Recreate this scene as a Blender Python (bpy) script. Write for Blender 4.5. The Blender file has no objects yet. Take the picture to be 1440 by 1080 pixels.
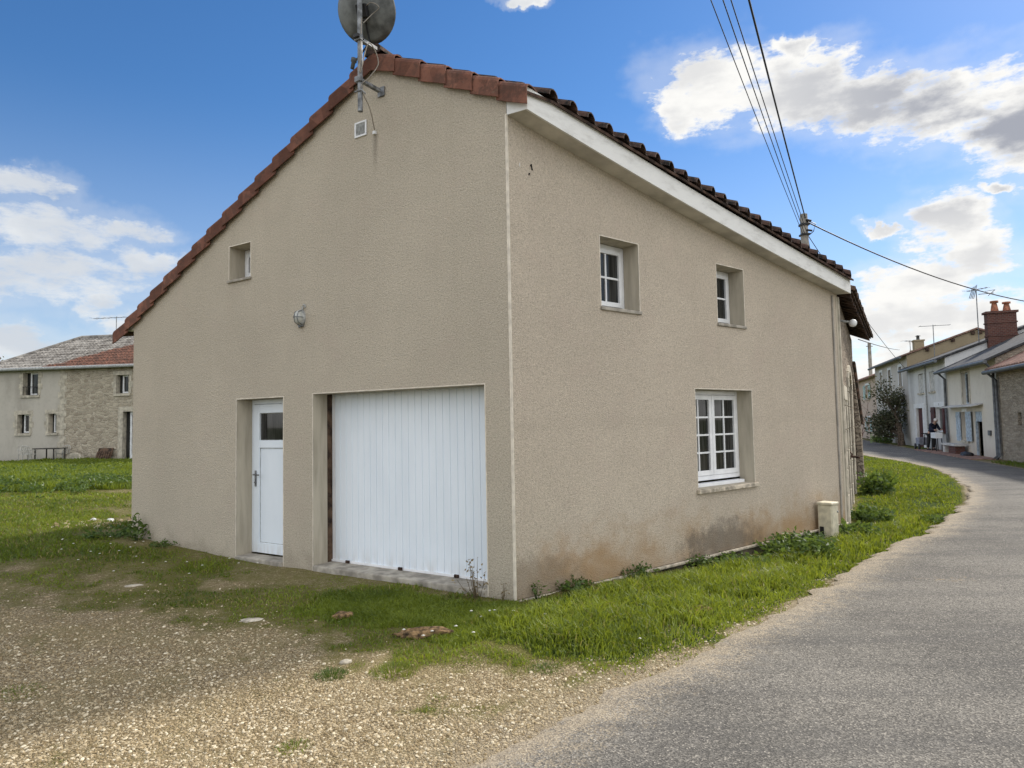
import bpy, bmesh, math, random
import numpy as np
from mathutils import Vector, Matrix
random.seed(7); rng = np.random.default_rng(7)
scene = bpy.context.scene
COL = scene.collection
R = math.radians

# ------------------------------------------------------------------ helpers
def tag(o, label=None, cat=None, group=None, kind=None):
    if label: o['label'] = label
    if cat: o['category'] = cat
    if group: o['group'] = group
    if kind: o['kind'] = kind
    return o

def empty(name, label, cat, loc=(0, 0, 0), rz=0.0, group=None):
    o = bpy.data.objects.new(name, None); COL.objects.link(o)
    o.empty_display_size = .2
    o.location = loc; o.rotation_euler = (0, 0, rz)
    return tag(o, label, cat, group)

class MB:
    """collects shapes that become one mesh object"""
    def __init__(self): self.v = []; self.f = []; self.smooth = []
    def add(self, vs, fs, smooth=False):
        n = len(self.v); self.v += [tuple(p) for p in vs]
        for q in fs: self.f.append([i + n for i in q]); self.smooth.append(smooth)
    def box(self, a0, a1, b0, b1, c0, c1, T=None):
        vs = [(x, y, z) for x in (a0, a1) for y in (b0, b1) for z in (c0, c1)]
        if T: vs = [T(*p) for p in vs]
        self.add(vs, [(0, 1, 3, 2), (4, 6, 7, 5), (0, 4, 5, 1), (2, 3, 7, 6), (0, 2, 6, 4), (1, 5, 7, 3)])
    def quad(self, *ps): self.add(ps, [tuple(range(len(ps)))])
    def prism(self, poly, p0, p1, T=None):
        """poly: list of 2D (a,b); extruded from p0 to p1 with point = T(a, b, p)"""
        n = len(poly); vs = [T(a, b, p0) for a, b in poly] + [T(a, b, p1) for a, b in poly]
        fs = [tuple(range(n)), tuple(range(2 * n - 1, n - 1, -1))]
        fs += [(i, (i + 1) % n, n + (i + 1) % n, n + i) for i in range(n)]
        self.add(vs, fs)
    def tube(self, path, r, n=8, cap=True):
        P = [Vector(p) for p in path]; rs = r if isinstance(r, (list, tuple)) else [r] * len(P)
        rings = []
        for i, p in enumerate(P):
            t = (P[min(i + 1, len(P) - 1)] - P[max(i - 1, 0)]).normalized()
            a = Vector((0, 0, 1)) if abs(t.z) < .9 else Vector((1, 0, 0))
            x = t.cross(a).normalized(); y = t.cross(x)
            rings.append([p + (x * math.cos(k * 2 * math.pi / n) + y * math.sin(k * 2 * math.pi / n)) * rs[i] for k in range(n)])
        vs = [q for ring in rings for q in ring]; fs = []
        for i in range(len(P) - 1):
            for k in range(n): fs.append((i * n + k, i * n + (k + 1) % n, (i + 1) * n + (k + 1) % n, (i + 1) * n + k))
        self.add(vs, fs, True)
        if cap:
            self.add(rings[0], [tuple(range(n))]); self.add(rings[-1], [tuple(range(n))])
    def cord(self, path, r, n=6):
        """a tube along a smooth curve through the points"""
        P = [Vector(p) for p in path]; P = [P[0] * 2 - P[1]] + P + [P[-1] * 2 - P[-2]]; out_ = []
        for i in range(1, len(P) - 2):
            for k in range(6):
                t = k / 6; a, b, c, d = P[i - 1], P[i], P[i + 1], P[i + 2]
                out_.append(.5 * ((2 * b) + (c - a) * t + (2 * a - 5 * b + 4 * c - d) * t * t + (3 * b - a - 3 * c + d) * t ** 3))
        self.tube(out_ + [P[-2]], r, n)
    def lathe(self, prof, c, n=20, axis=None):
        """prof: (r, h) pairs revolved about an axis through c"""
        M_ = (Vector((0, 0, 1)).rotation_difference(Vector(axis).normalized())).to_matrix() if axis else Matrix.Identity(3)
        vs = []; fs = []
        for r, h in prof:
            for k in range(n):
                a = 2 * math.pi * k / n
                vs.append(Vector(c) + M_ @ Vector((r * math.cos(a), r * math.sin(a), h)))
        for i in range(len(prof) - 1):
            for k in range(n): fs.append((i * n + k, i * n + (k + 1) % n, (i + 1) * n + (k + 1) % n, (i + 1) * n + k))
        self.add(vs, fs, True)
    def build(self, name, mat, parent=None, bevel=0, recalc=True):
        me = bpy.data.meshes.new(name); me.from_pydata(self.v, [], self.f)
        me.polygons.foreach_set('use_smooth', self.smooth)
        if recalc:
            bm = bmesh.new(); bm.from_mesh(me); bmesh.ops.recalc_face_normals(bm, faces=bm.faces[:]); bm.to_mesh(me); bm.free()
        me.update()
        o = bpy.data.objects.new(name, me); COL.objects.link(o)
        if mat: me.materials.append(mat)
        if parent: o.parent = parent
        if bevel:
            b = o.modifiers.new('bevel', 'BEVEL'); b.width = bevel; b.segments = 2; b.limit_method = 'ANGLE'
        return o

def np_mesh(name, V, F, mat, smooth=False, attrs=None):
    """fast mesh from numpy: F is (n,k) array or a list of such arrays"""
    Fs = F if isinstance(F, list) else [F]
    me = bpy.data.meshes.new(name)
    me.vertices.add(len(V)); me.vertices.foreach_set('co', np.asarray(V, dtype=np.float32).ravel())
    loops = np.concatenate([f.ravel() for f in Fs]).astype(np.int32)
    tot = np.concatenate([np.full(len(f), f.shape[1]) for f in Fs]).astype(np.int32)
    st = np.concatenate([[0], np.cumsum(tot)[:-1]]).astype(np.int32)
    me.loops.add(len(loops)); me.loops.foreach_set('vertex_index', loops)
    me.polygons.add(len(tot)); me.polygons.foreach_set('loop_start', st); me.polygons.foreach_set('loop_total', tot)
    me.polygons.foreach_set('use_smooth', np.full(len(tot), smooth))
    me.update(calc_edges=True)
    for k, a in (attrs or {}).items():
        at = me.attributes.new(k, 'FLOAT', 'POINT'); at.data.foreach_set('value', np.asarray(a, dtype=np.float32))
    o = bpy.data.objects.new(name, me); COL.objects.link(o); me.materials.append(mat)
    return o

# ------------------------------------------------------------------ node helpers
class NT:
    def __init__(self, tree): self.t = tree; self.n = tree.nodes; self.l = tree.links
    def node(self, typ, **kw):
        n = self.n.new(typ)
        for k, v in kw.items(): setattr(n, k, v)
        return n
    def put(self, sock, v):
        if isinstance(v, bpy.types.NodeSocket): self.l.new(v, sock)
        else:
            if sock.type == 'RGBA' and len(v) == 3: v = (*v, 1)
            sock.default_value = v
    def math(self, op, a, b=0.0, c=0.0, clamp=False):
        n = self.node('ShaderNodeMath', operation=op, use_clamp=clamp)
        self.put(n.inputs[0], a); self.put(n.inputs[1], b); self.put(n.inputs[2], c); return n.outputs[0]
    def mix(self, fac, a, b, blend='MIX'):
        n = self.node('ShaderNodeMix', data_type='RGBA', blend_type=blend)
        self.put(n.inputs[0], fac); self.put(n.inputs[6], a); self.put(n.inputs[7], b); return n.outputs[2]
    def ramp(self, fac, lo, hi, a=0.0, b=1.0):
        n = self.node('ShaderNodeMapRange', interpolation_type='SMOOTHSTEP')
        self.put(n.inputs[0], fac); self.put(n.inputs[1], lo); self.put(n.inputs[2], hi); self.put(n.inputs[3], a); self.put(n.inputs[4], b)
        return n.outputs[0]
    def obj(self, scale=(1, 1, 1)):
        c = self.node('ShaderNodeTexCoord').outputs['Object']
        if scale == (1, 1, 1): return c
        m = self.node('ShaderNodeMapping'); self.put(m.inputs['Vector'], c); m.inputs['Scale'].default_value = scale
        return m.outputs[0]
    def noise(self, vec, scale, detail=4, rough=.55, dist=0, out=0):
        n = self.node('ShaderNodeTexNoise'); self.put(n.inputs['Vector'], vec)
        n.inputs['Scale'].default_value = scale; n.inputs['Detail'].default_value = detail
        n.inputs['Roughness'].default_value = rough; n.inputs['Distortion'].default_value = dist
        return n.outputs[out]
    def voro(self, vec, scale, feature='F1', out=0, rnd=1.0):
        n = self.node('ShaderNodeTexVoronoi', feature=feature); self.put(n.inputs['Vector'], vec)
        n.inputs['Scale'].default_value = scale; n.inputs['Randomness'].default_value = rnd
        return n.outputs[out]
    def sep(self, vec):
        n = self.node('ShaderNodeSeparateXYZ'); self.put(n.inputs[0], vec); return n.outputs
    def attr(self, name):
        return self.node('ShaderNodeAttribute', attribute_name=name).outputs['Fac']
    def bump(self, h, strength=.5, dist=.01):
        n = self.node('ShaderNodeBump'); n.inputs['Strength'].default_value = strength; n.inputs['Distance'].default_value = dist
        self.put(n.inputs['Height'], h); return n.outputs[0]
    def objrand(self): return self.node('ShaderNodeObjectInfo').outputs['Random']

def mat(name, fn, rough=.85, metal=0, spec=.3):
    """fn(N) -> (colour, bump normal or None[, roughness])"""
    m = bpy.data.materials.new(name); m.use_nodes = True
    N = NT(m.node_tree); b = m.node_tree.nodes['Principled BSDF']
    r = fn(N)
    N.put(b.inputs['Base Color'], r[0])
    if len(r) > 1 and r[1] is not None: N.put(b.inputs['Normal'], r[1])
    N.put(b.inputs['Roughness'], r[2] if len(r) > 2 else rough)
    b.inputs['Metallic'].default_value = metal; b.inputs['Specular IOR Level'].default_value = spec
    return m

def plain(name, col, rough=.6, metal=0, var=.15, scale=6, bump=.1, bscale=60, spec=.3):
    def fn(N):
        c = N.obj(); n1 = N.noise(c, scale, 5)
        dark = tuple(x * (1 - var * 1.6) for x in col); lite = tuple(min(1, x * (1 + var)) for x in col)
        cc = N.mix(N.ramp(n1, .3, .7), dark, lite)
        return cc, N.bump(N.noise(c, bscale, 3), bump, .004)
    return mat(name, fn, rough, metal, spec)

# ------------------------------------------------------------------ materials
def render_fn(base, street):
    def fn(N):
        c = N.obj(); x, y, z = N.sep(c)
        big = N.noise(c, .55, 5, .6); mid = N.noise(c, 3.5, 4); fine = N.noise(c, 52, 3, .75); grit = N.voro(c, 95)
        col = N.mix(N.ramp(big, .3, .7), tuple(v * .93 for v in base), tuple(v * 1.06 for v in base))
        col = N.mix(N.math('MULTIPLY', N.ramp(mid, .35, .75), .25), col, tuple(v * .86 for v in base))
        col = N.mix(N.math('MULTIPLY', N.ramp(fine, .44, .66), .55), col, tuple(v * .55 for v in base))
        col = N.mix(N.math('MULTIPLY', N.ramp(fine, .44, .3), .5), col, tuple(min(1, v * 1.3) for v in base))
        hv = N.noise(c, 1.7, 5, .65); col = N.mix(N.math('MULTIPLY', N.ramp(hv, .5, .72), .30), col, (base[0] * .93, base[1] * .87, base[2] * .90))
        # rain streaks
        st = N.noise(N.obj((5, 5, .22)), 1.6, 4, .6)
        col = N.mix(N.math('MULTIPLY', N.ramp(st, .52, .78), .11), col, (base[0] * .62, base[1] * .6, base[2] * .56))
        wob = N.math('ADD', z, N.math('MULTIPLY', N.math('SUBTRACT', mid, .5), -.9))
        if street:
            k = N.math('MULTIPLY', N.ramp(N.math('ADD', wob, N.math('MULTIPLY', N.noise(c, 11, 5, .7), .35)), .85, .2), N.ramp(N.noise(c, .8, 4), .3, .6))
            col = N.mix(N.math('MULTIPLY', k, .85), col, (.37, .235, .115))
            # damp dark patch under the ground floor window
            dy = N.math('SUBTRACT', y, 3.35); e = N.math('ADD', N.math('POWER', N.math('MULTIPLY', dy, .85), 2), N.math('POWER', N.math('MULTIPLY', N.math('SUBTRACT', z, .12), 2.6), 2))
            k2 = N.ramp(N.math('ADD', e, N.math('MULTIPLY', N.math('SUBTRACT', N.noise(c, 6, 5, .7), .5), 1.6)), .75, .1)
            col = N.mix(N.math('MULTIPLY', k2, .6), col, (.10, .085, .07))
            dy = N.math('SUBTRACT', y, .25); e = N.math('ADD', N.math('POWER', N.math('MULTIPLY', dy, 1.2), 2), N.math('POWER', N.math('MULTIPLY', N.math('SUBTRACT', z, .1), 2.4), 2))
            k3 = N.ramp(N.math('ADD', e, N.math('MULTIPLY', N.math('SUBTRACT', N.noise(c, 6, 5, .7), .5), 1.5)), .7, .1)
            col = N.mix(N.math('MULTIPLY', k3, .38), col, (.13, .115, .09))
            # faint horizontal lift line
            hl = N.math('MULTIPLY', N.ramp(N.math('ABSOLUTE', N.math('SUBTRACT', N.math('ADD', z, N.math('MULTIPLY', N.noise(c, 2, 3), .3)), 1.85)), .16, 0), .2)
            col = N.mix(hl, col, tuple(v * .75 for v in base))
        else:
            k = N.math('MULTIPLY', N.ramp(wob, .3, -.05), .3); col = N.mix(k, col, (.2, .17, .12))
            # drip below the cable hole and the vent
            dx = N.math('ABSOLUTE', N.math('ADD', N.math('ADD', x, 1.80), N.math('MULTIPLY', N.math('SUBTRACT', mid, .5), .06)))
            k4 = N.math('MULTIPLY', N.ramp(dx, .06, 0), N.math('MULTIPLY', N.ramp(z, 4.45, 5.0), N.ramp(z, 5.06, 5.03)))
            col = N.mix(N.math('MULTIPLY', k4, .5), col, (.12, .105, .085))
        # tiny pocks
        pk = N.ramp(N.voro(c, 2.3), .022, .012); col = N.mix(N.math('MULTIPLY', pk, .8), col, (.06, .05, .045))
        h = N.math('ADD', fine, N.math('MULTIPLY', grit, .7))
        return col, N.bump(h, .75, .012)
    return fn
REND = (.51, .455, .366)
M_GABLE = mat('render_gable', render_fn(REND, False), .95, spec=.1)
M_STREET = mat('render_street', render_fn((.555, .482, .388), True), .95, spec=.1)
M_REVEAL = mat('render_smooth', lambda N: (N.mix(N.ramp(N.noise(N.obj((4, 4, .6)), 2.5, 5), .3, .75), (.53, .48, .385), (.38, .34, .27)), N.bump(N.noise(N.obj(), 90, 3), .35, .006)), .95, spec=.1)
M_BEAD = plain('corner_bead', (.68, .62, .52), .6, var=.12, scale=9)
M_PVC = plain('white_pvc', (.80, .81, .82), .35, var=.05, scale=5, bump=.03, spec=.5)
M_PVCDOOR = mat('white_door_pvc', lambda N: (N.mix(N.math('MULTIPLY', N.ramp(N.sep(N.obj())[2], .32, -.15), N.ramp(N.noise(N.obj((6, 6, 1)), 3, 5), .35, .7)), N.mix(N.ramp(N.noise(N.obj((1.4, 1.4, .5)), 1.6, 4), .35, .75), (.80, .865, .93), (.73, .80, .87)), (.55, .53, .48)), N.bump(N.noise(N.obj(), 30, 3), .05, .004)), .4, spec=.5)
M_GLASS = mat('window_glass', lambda N: (N.mix(N.ramp(N.noise(N.obj((9, 9, .5)), 3, 3), .35, .7), (.012, .013, .013), (.05, .05, .048)), None), .03, spec=.28)
M_WOODFRAME = plain('brown_wood', (.09, .055, .035), .8, var=.5, scale=8)
M_CONC = plain('concrete', (.36, .33, .28), .95, var=.25, scale=7, bump=.5)
M_LEDGE = plain('footing_ledge', (.50, .44, .35), .95, var=.3, scale=12, bump=.6)
M_FOOT = plain('footing_face', (.10, .085, .06), .95, var=.5, scale=6, bump=.6)
M_FASCIA = mat('white_fascia', lambda N: (N.mix(N.math('MULTIPLY', N.ramp(N.noise(N.obj((2, 1.4, 5)), 2.2, 6, .65), .45, .8), .75), (.78, .78, .76), (.50, .49, .46)), N.bump(N.noise(N.obj(), 40, 4), .15, .005)), .75)
M_SOFFIT = plain('soffit', (.56, .53, .47), .9, var=.15, scale=3)
M_STEEL = plain('galvanised_steel', (.24, .25, .26), .6, .4, var=.35, scale=12)
M_DISH = plain('dish_grey', (.15, .16, .16), .65, .1, var=.3, scale=7)
M_BLACK = plain('black_plastic', (.02, .02, .022), .5)
M_CABLE = plain('cable_beige', (.30, .27, .23), .7)
M_WIRE = plain('wire_dark', (.05, .055, .06), .6)
M_GREY = plain('grey_plastic', (.36, .37, .36), .55, var=.25, scale=20)
M_COFFRET = plain('cream_box', (.62, .57, .43), .6, var=.14, scale=9, spec=.4)
M_IRON = plain('rusty_iron', (.09, .055, .04), .8, .3, var=.5, scale=20)
M_POLE = plain('concrete_pole', (.30, .28, .25), .95, var=.2, scale=4, bump=.4)

def tile_fn(a, b, dark, lich, amt=.5):
    def fn(N):
        c = N.obj(); r = N.objrand()
        n1 = N.noise(c, 5, 6, .65); cell = N.voro(c, 4.2, out=1)
        col = N.mix(N.ramp(n1, .3, .7), a, b)
        hs = N.node('ShaderNodeHueSaturation'); N.put(hs.inputs['Color'], col)
        N.put(hs.inputs['Value'], N.math('ADD', N.math('MULTIPLY', N.sep(cell)[0], .5), N.math('ADD', .55, N.math('MULTIPLY', r, .5)))); col = hs.outputs[0]
        n2 = N.noise(c, 9, 7, .7, .4)
        col = N.mix(N.math('MULTIPLY', N.ramp(N.math('ADD', n2, N.math('MULTIPLY', N.math('SUBTRACT', r, .5), .12)), .45, .62), amt), col, dark)
        n3 = N.noise(c, 16, 5, .7)
        col = N.mix(N.math('MULTIPLY', N.ramp(n3, .6, .72), amt * .8), col, lich)
        return col, N.bump(N.math('ADD', n2, N.math('MULTIPLY', N.noise(c, 60, 3), .4)), .5, .01)
    return fn
M_VERGE = mat('verge_tile_clay', tile_fn((.19, .088, .061), (.14, .064, .047), (.07, .046, .037), (.19, .145, .105), .6), .9, spec=.15)
M_TILE = mat('roman_tile_clay', tile_fn((.10, .058, .045), (.06, .044, .038), (.022, .021, .02), (.15, .145, .105), 1.0), .95, spec=.15)
M_OLDTILE = mat('mossy_tile_clay', tile_fn((.14, .085, .06), (.09, .06, .045), (.03, .028, .022), (.23, .21, .12), 1.0), .95, spec=.15)
M_REDTILE = mat('red_tile_far', tile_fn((.27, .165, .13), (.21, .125, .10), (.11, .08, .068), (.33, .26, .21), .6), .95, spec=.15)
M_SLATE = mat('dark_slate', tile_fn((.072, .074, .078), (.045, .046, .05), (.02, .02, .022), (.11, .11, .10), .7), .8, spec=.25)
M_UNDER = plain('roof_boards', (.07, .042, .03), .9, var=.5, scale=9)

def stone_fn(a, b, mortar, scale, squash=1.7, mw=.06):
    def fn(N):
        c = N.obj((1, 1, squash)); w = N.noise(c, 3, 4, out=1)
        n = N.node('ShaderNodeVectorMath', operation='MULTIPLY_ADD'); N.put(n.inputs[0], w); n.inputs[1].default_value = (.22, .22, .22); N.put(n.inputs[2], c)
        v = n.outputs[0]
        e = N.voro(v, scale, 'DISTANCE_TO_EDGE'); rc = N.sep(N.voro(v, scale, out=1))[0]
        col = N.mix(rc, a, b)
        col = N.mix(N.math('MULTIPLY', N.ramp(N.noise(N.obj(), 14, 5, .65), .4, .7), .5), col, tuple(x * .55 for x in a))
        k = N.ramp(e, mw, mw * .3); col = N.mix(k, col, mortar)
        return col, N.bump(N.math('ADD', N.ramp(e, 0, mw * 2.2), N.math('MULTIPLY', N.noise(N.obj(), 30, 4), .4)), .9, .03)
    return fn
M_STONE = mat('rubble_limestone', stone_fn((.52, .46, .36), (.30, .255, .195), (.50, .45, .36), 4.0), .95, spec=.1)
M_STONEOLD = mat('weathered_rubble', stone_fn((.40, .34, .27), (.24, .195, .155), (.17, .14, .115), 5.5), .95, spec=.1)
M_STONEGREY = mat('grey_rubble', stone_fn((.46, .40, .32), (.27, .23, .18), (.40, .355, .29), 4.6, 2.4), .95, spec=.1)
M_ASHLAR = plain('dressed_limestone', (.47, .43, .35), .95, var=.2, scale=5, bump=.4)

def plaster_fn(base, stain=(.25, .23, .20), amt=.5, sc=.8):
    def fn(N):
        c = N.obj(); n1 = N.noise(N.obj((1, 1, .5)), sc, 6, .65); n2 = N.noise(c, 6, 5, .65)
        z = N.sep(c)[2]
        col = N.mix(N.math('MULTIPLY', N.ramp(n1, .42, .7), amt), base, stain)
        col = N.mix(N.math('MULTIPLY', N.ramp(n2, .5, .75), amt * .6), col, tuple(v * .62 for v in base))
        col = N.mix(N.math('MULTIPLY', N.ramp(N.math('ADD', z, N.math('MULTIPLY', n2, .7)), 1.0, .3), amt), col, stain)
        return col, N.bump(N.noise(c, 25, 5), .4, .015)
    return fn
M_CREAMPL = mat('cream_plaster', plaster_fn((.66, .62, .54), (.45, .40, .33), .45), .95, spec=.1)
M_WHITEPL = mat('white_plaster', plaster_fn((.66, .66, .65), (.36, .36, .35), .65), .95, spec=.1)
M_GREYPL = mat('grey_plaster', plaster_fn((.55, .52, .48), (.36, .34, .31), .55), .95, spec=.1)
M_TANPL = mat('tan_plaster', plaster_fn((.33, .27, .18), (.22, .18, .12), .5), .95, spec=.1)
M_PINKPL = mat('pink_plaster', plaster_fn((.58, .47, .38), (.42, .33, .27), .5), .95, spec=.1)
M_BEIGEPL = mat('beige_plaster', plaster_fn((.47, .44, .385), (.29, .265, .225), .55), .95, spec=.1)
M_DARKRED = plain('oxblood_paint', (.075, .022, .022), .6, var=.3)
M_BLUEGREY = plain('bluegrey_paint', (.42, .50, .57), .7, var=.2, scale=8)
M_MINT = plain('mint_paint', (.42, .56, .53), .7, var=.15)
M_PALE = plain('pale_paint', (.56, .55, .52), .75, var=.15)
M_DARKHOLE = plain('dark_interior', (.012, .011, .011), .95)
M_GUTTER = plain('zinc_gutter', (.13, .14, .15), .55, .3, var=.25)
def brickvec(N):
    x, y, z = N.sep(N.obj()); c = N.node('ShaderNodeCombineXYZ'); N.put(c.inputs[0], N.math('ADD', x, y)); N.put(c.inputs[1], z); return c.outputs[0]
M_BRICK = mat('chimney_brick', lambda N: ((lambda bt: (N.put(bt.inputs['Vector'], brickvec(N)), setattr(bt.inputs['Scale'], 'default_value', 3.2), setattr(bt.inputs['Color1'], 'default_value', (.125, .052, .040, 1)), setattr(bt.inputs['Color2'], 'default_value', (.085, .036, .032, 1)), setattr(bt.inputs['Mortar'], 'default_value', (.15, .12, .10, 1)), bt.outputs[0])[-1])(N.node('ShaderNodeTexBrick')), N.bump(N.noise(N.obj(), 20, 5), .5, .02)), .95)
M_TERRA = plain('terracotta', (.34, .14, .085), .9, var=.3, scale=8)
M_REDPAVE = plain('red_paving', (.27, .165, .125), .95, var=.3, scale=5)
M_WHITE = plain('white_paint', (.74, .75, .76), .5, var=.08)
M_NAVY = plain('navy_cloth', (.016, .020, .042), .9, var=.3, scale=12)
M_SKIN = plain('skin', (.45, .29, .22), .6)
M_HAIR = plain('white_hair', (.62, .60, .57), .8)
M_BARK = plain('bark', (.10, .075, .055), .95, var=.4, scale=14, bump=.9, bscale=30)
M_TWIG = plain('pale_twig', (.28, .19, .155), .95, var=.3)

def leaf_mat(name, a, b, trans=.45, dry=None):
    m = bpy.data.materials.new(name); m.use_nodes = True
    N = NT(m.node_tree); n = m.node_tree.nodes; n.remove(n['Principled BSDF'])
    out = n['Material Output']
    t = N.attr('tint'); base = N.mix(t, a, b); base = N.mix(N.ramp(t, .93, .97), base, dry) if dry else base
    d = N.node('ShaderNodeBsdfDiffuse'); N.put(d.inputs[0], base)
    tr = N.node('ShaderNodeBsdfTranslucent')
    warm = N.mix(.5, base, (b[0] * 1.5, b[1] * 1.35, b[2] * .7)); N.put(tr.inputs[0], warm)
    g = N.node('ShaderNodeBsdfGlossy'); g.inputs['Roughness'].default_value = .45; g.inputs[0].default_value = (.5, .5, .5, 1)
    m1 = N.node('ShaderNodeMixShader'); m1.inputs[0].default_value = trans; N.l.new(d.outputs[0], m1.inputs[1]); N.l.new(tr.outputs[0], m1.inputs[2])
    m2 = N.node('ShaderNodeMixShader'); m2.inputs[0].default_value = .05; N.l.new(m1.outputs[0], m2.inputs[1]); N.l.new(g.outputs[0], m2.inputs[2])
    N.l.new(m2.outputs[0], out.inputs[0])
    return m
M_GRASS = leaf_mat('grass_blades', (.036, .078, .010), (.27, .335, .038), .45, (.34, .27, .11))
M_LEAF = leaf_mat('weed_leaves', (.035, .075, .016), (.14, .21, .05), .4)
M_DARKLEAF = leaf_mat('shrub_leaves', (.03, .045, .022), (.15, .145, .085), .3)
M_DRY = leaf_mat('dry_stalks', (.12, .09, .05), (.30, .24, .13), .2)
M_PETAL = leaf_mat('petals', (.75, .75, .72), (.85, .85, .82), .3)

# ------------------------------------------------------------------ camera
P_, Q_ = R(3.299), R(-1.075)
cam = bpy.data.objects.new('camera', bpy.data.cameras.new('camera')); COL.objects.link(cam)
cam.data.sensor_width = 36; cam.data.lens = 24; cam.data.clip_start = .05; cam.data.clip_end = 6000
sp, cp, sr, cr = math.sin(P_), math.cos(P_), math.sin(Q_), math.cos(Q_)
X_ = Vector((cr, -sr * sp, sr * cp)); Y_ = Vector((-sr, -cr * sp, cr * cp)); F_ = Vector((0, cp, sp))
cam.matrix_world = Matrix(((X_.x, Y_.x, -F_.x, 0), (X_.y, Y_.y, -F_.y, 0), (X_.z, Y_.z, -F_.z, 1.703), (0, 0, 0, 1)))
scene.camera = cam

# ------------------------------------------------------------------ sun and sky
AZ, EL = R(49), R(37)
sun = bpy.data.objects.new('sun', bpy.data.lights.new('sun', 'SUN')); COL.objects.link(sun)
sun.data.energy = 4.6; sun.data.angle = R(4.5); sun.data.color = (1, .93, .82)
sd = Vector((math.cos(EL) * math.sin(AZ), math.cos(EL) * math.cos(AZ), math.sin(EL)))
sun.rotation_euler = sd.to_track_quat('Z', 'Y').to_euler()
w = bpy.data.worlds.new('World'); scene.world = w; w.use_nodes = True
N = NT(w.node_tree); w.node_tree.nodes.clear()
out = N.node('ShaderNodeOutputWorld')
sky = N.node('ShaderNodeTexSky', sky_type='NISHITA'); sky.sun_disc = False
sky.sun_elevation = EL; sky.sun_rotation = AZ; sky.air_density = 1.0; sky.dust_density = .15; sky.ozone_density = 2.6
tc = N.node('ShaderNodeTexCoord').outputs['Generated']
x, y, z = N.sep(tc)
hs = N.node('ShaderNodeHueSaturation'); hs.inputs['Saturation'].default_value = 1.25; hs.inputs['Value'].default_value = .96
N.put(hs.inputs['Color'], sky.outputs[0])
az = N.math('MULTIPLY', N.math('ARCTAN2', x, y), 57.2958); el = N.math('MULTIPLY', N.math('ARCSINE', z), 57.2958)
skyc = N.mix(1.0, hs.outputs[0], (.90, .90, .97), 'MULTIPLY')
skyc = N.mix(N.ramp(el, 26, 2, 0, .38), skyc, (4.6, 5.1, 5.9))
bg = N.node('ShaderNodeBackground'); N.put(bg.inputs[0], skyc); bg.inputs[1].default_value = .15
# the clouds stand where they stand in the sky: azimuth, elevation, half width, half height (degrees)
CL = [(17.1,25.4,5.5,3.6),(23.6,24.4,5.9,3.2),(28.2,22.7,5.5,2.7),(33.4,21.1,5.4,3.3),(37.9,19.0,4.6,4.4),(14.5,24.2,2.6,2.0),(23.7,27.2,2.1,.9),
 (32.9,13.5,3.2,2.6),(34.6,10.9,3.2,2.3),(31.3,9.6,4.3,2.2),(30.0,7.0,5.2,3.1),(35.5,5.9,5.1,2.7),(32.5,3.2,9.3,2.8),(36.0,15.3,1.6,.45),(29.0,13.9,1.6,.5),
 (-35.6,16.6,3.4,1.3),(-33.1,14.1,5.8,1.9),(-28.9,14.3,2.6,1.0),(-35.2,10.9,8.2,2.6),(-28.1,12.2,3.2,1.3),(-31.6,8.8,1.5,1.5),(-36.2,6.3,2.5,1.8),(-29.2,7.2,2.4,1.5),(-34.2,5.4,5.4,1.6),
 (1.5,32.7,2.2,.5),(46,16,7,5),(-45,14,8,5),(44,5,9,4),(-45,6,10,3)]
warp = N.noise(tc, 14, 5, .62, out=1); wx, wy, wz = N.sep(warp)
azw = N.math('ADD', az, N.math('MULTIPLY', N.math('SUBTRACT', wx, .5), 5.5)); elw = N.math('ADD', el, N.math('MULTIPLY', N.math('SUBTRACT', wy, .5), 3.6))
m = None
for a0, e0, ra, re in CL:
    dx = N.math('MULTIPLY', N.math('SUBTRACT', azw, a0), 1 / ra); dy = N.math('MULTIPLY', N.math('SUBTRACT', elw, e0), 1 / re)
    q = N.math('SUBTRACT', 1.0, N.math('ADD', N.math('MULTIPLY', dx, dx), N.math('MULTIPLY', dy, dy)))
    m = q if m is None else N.math('SMOOTH_MAX', m, q, .25)
m = N.math('MAXIMUM', m, -2.0)
# unseen cloud added beside and behind the view for neutral fill light
st = N.node('ShaderNodeMapping'); N.put(st.inputs['Vector'], tc); st.inputs['Scale'].default_value = (1, 1, 2.6)
far = N.math('MULTIPLY', N.math('SUBTRACT', N.noise(st.outputs[0], 2.6, 4, .6), .40), 8.0)
far = N.math('ADD', far, N.math('MULTIPLY', N.ramp(N.math('ABSOLUTE', az), 52, 42), -6.0))
m = N.math('MAXIMUM', m, far)
nf = N.noise(st.outputs[0], 22, 6, .66); nb = N.noise(st.outputs[0], 9, 3, .6)
dens = N.math('ADD', m, N.math('MULTIPLY', N.math('SUBTRACT', nf, .5), 2.2))
soft = N.ramp(az, -20, 5, 1.0, .6)
alpha = N.ramp(dens, .05, N.math('ADD', .12, soft))
veil = N.math('MULTIPLY', N.ramp(N.math('ADD', m, N.math('MULTIPLY', N.math('SUBTRACT', nb, .5), 3.4)), -.9, .8), N.ramp(az, -20, 5, .24, .26))
alpha = N.math('MAXIMUM', N.math('MULTIPLY', alpha, N.ramp(az, -20, 5, .92, 1.0)), veil)
alpha = N.math('MULTIPLY', alpha, N.ramp(el, -1, 1))
core = N.ramp(N.math('ADD', N.math('ADD', m, N.math('MULTIPLY', N.math('SUBTRACT', nb, .5), 1.8)), N.math('MULTIPLY', N.math('SUBTRACT', nf, .5), .9)), .45, 1.15)
right = N.ramp(az, -5, 10)
core = N.math('MULTIPLY', core, N.math('SUBTRACT', 1.0, N.math('MULTIPLY', N.math('MULTIPLY', right, N.ramp(el, 17, 13)), .5)))
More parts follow.
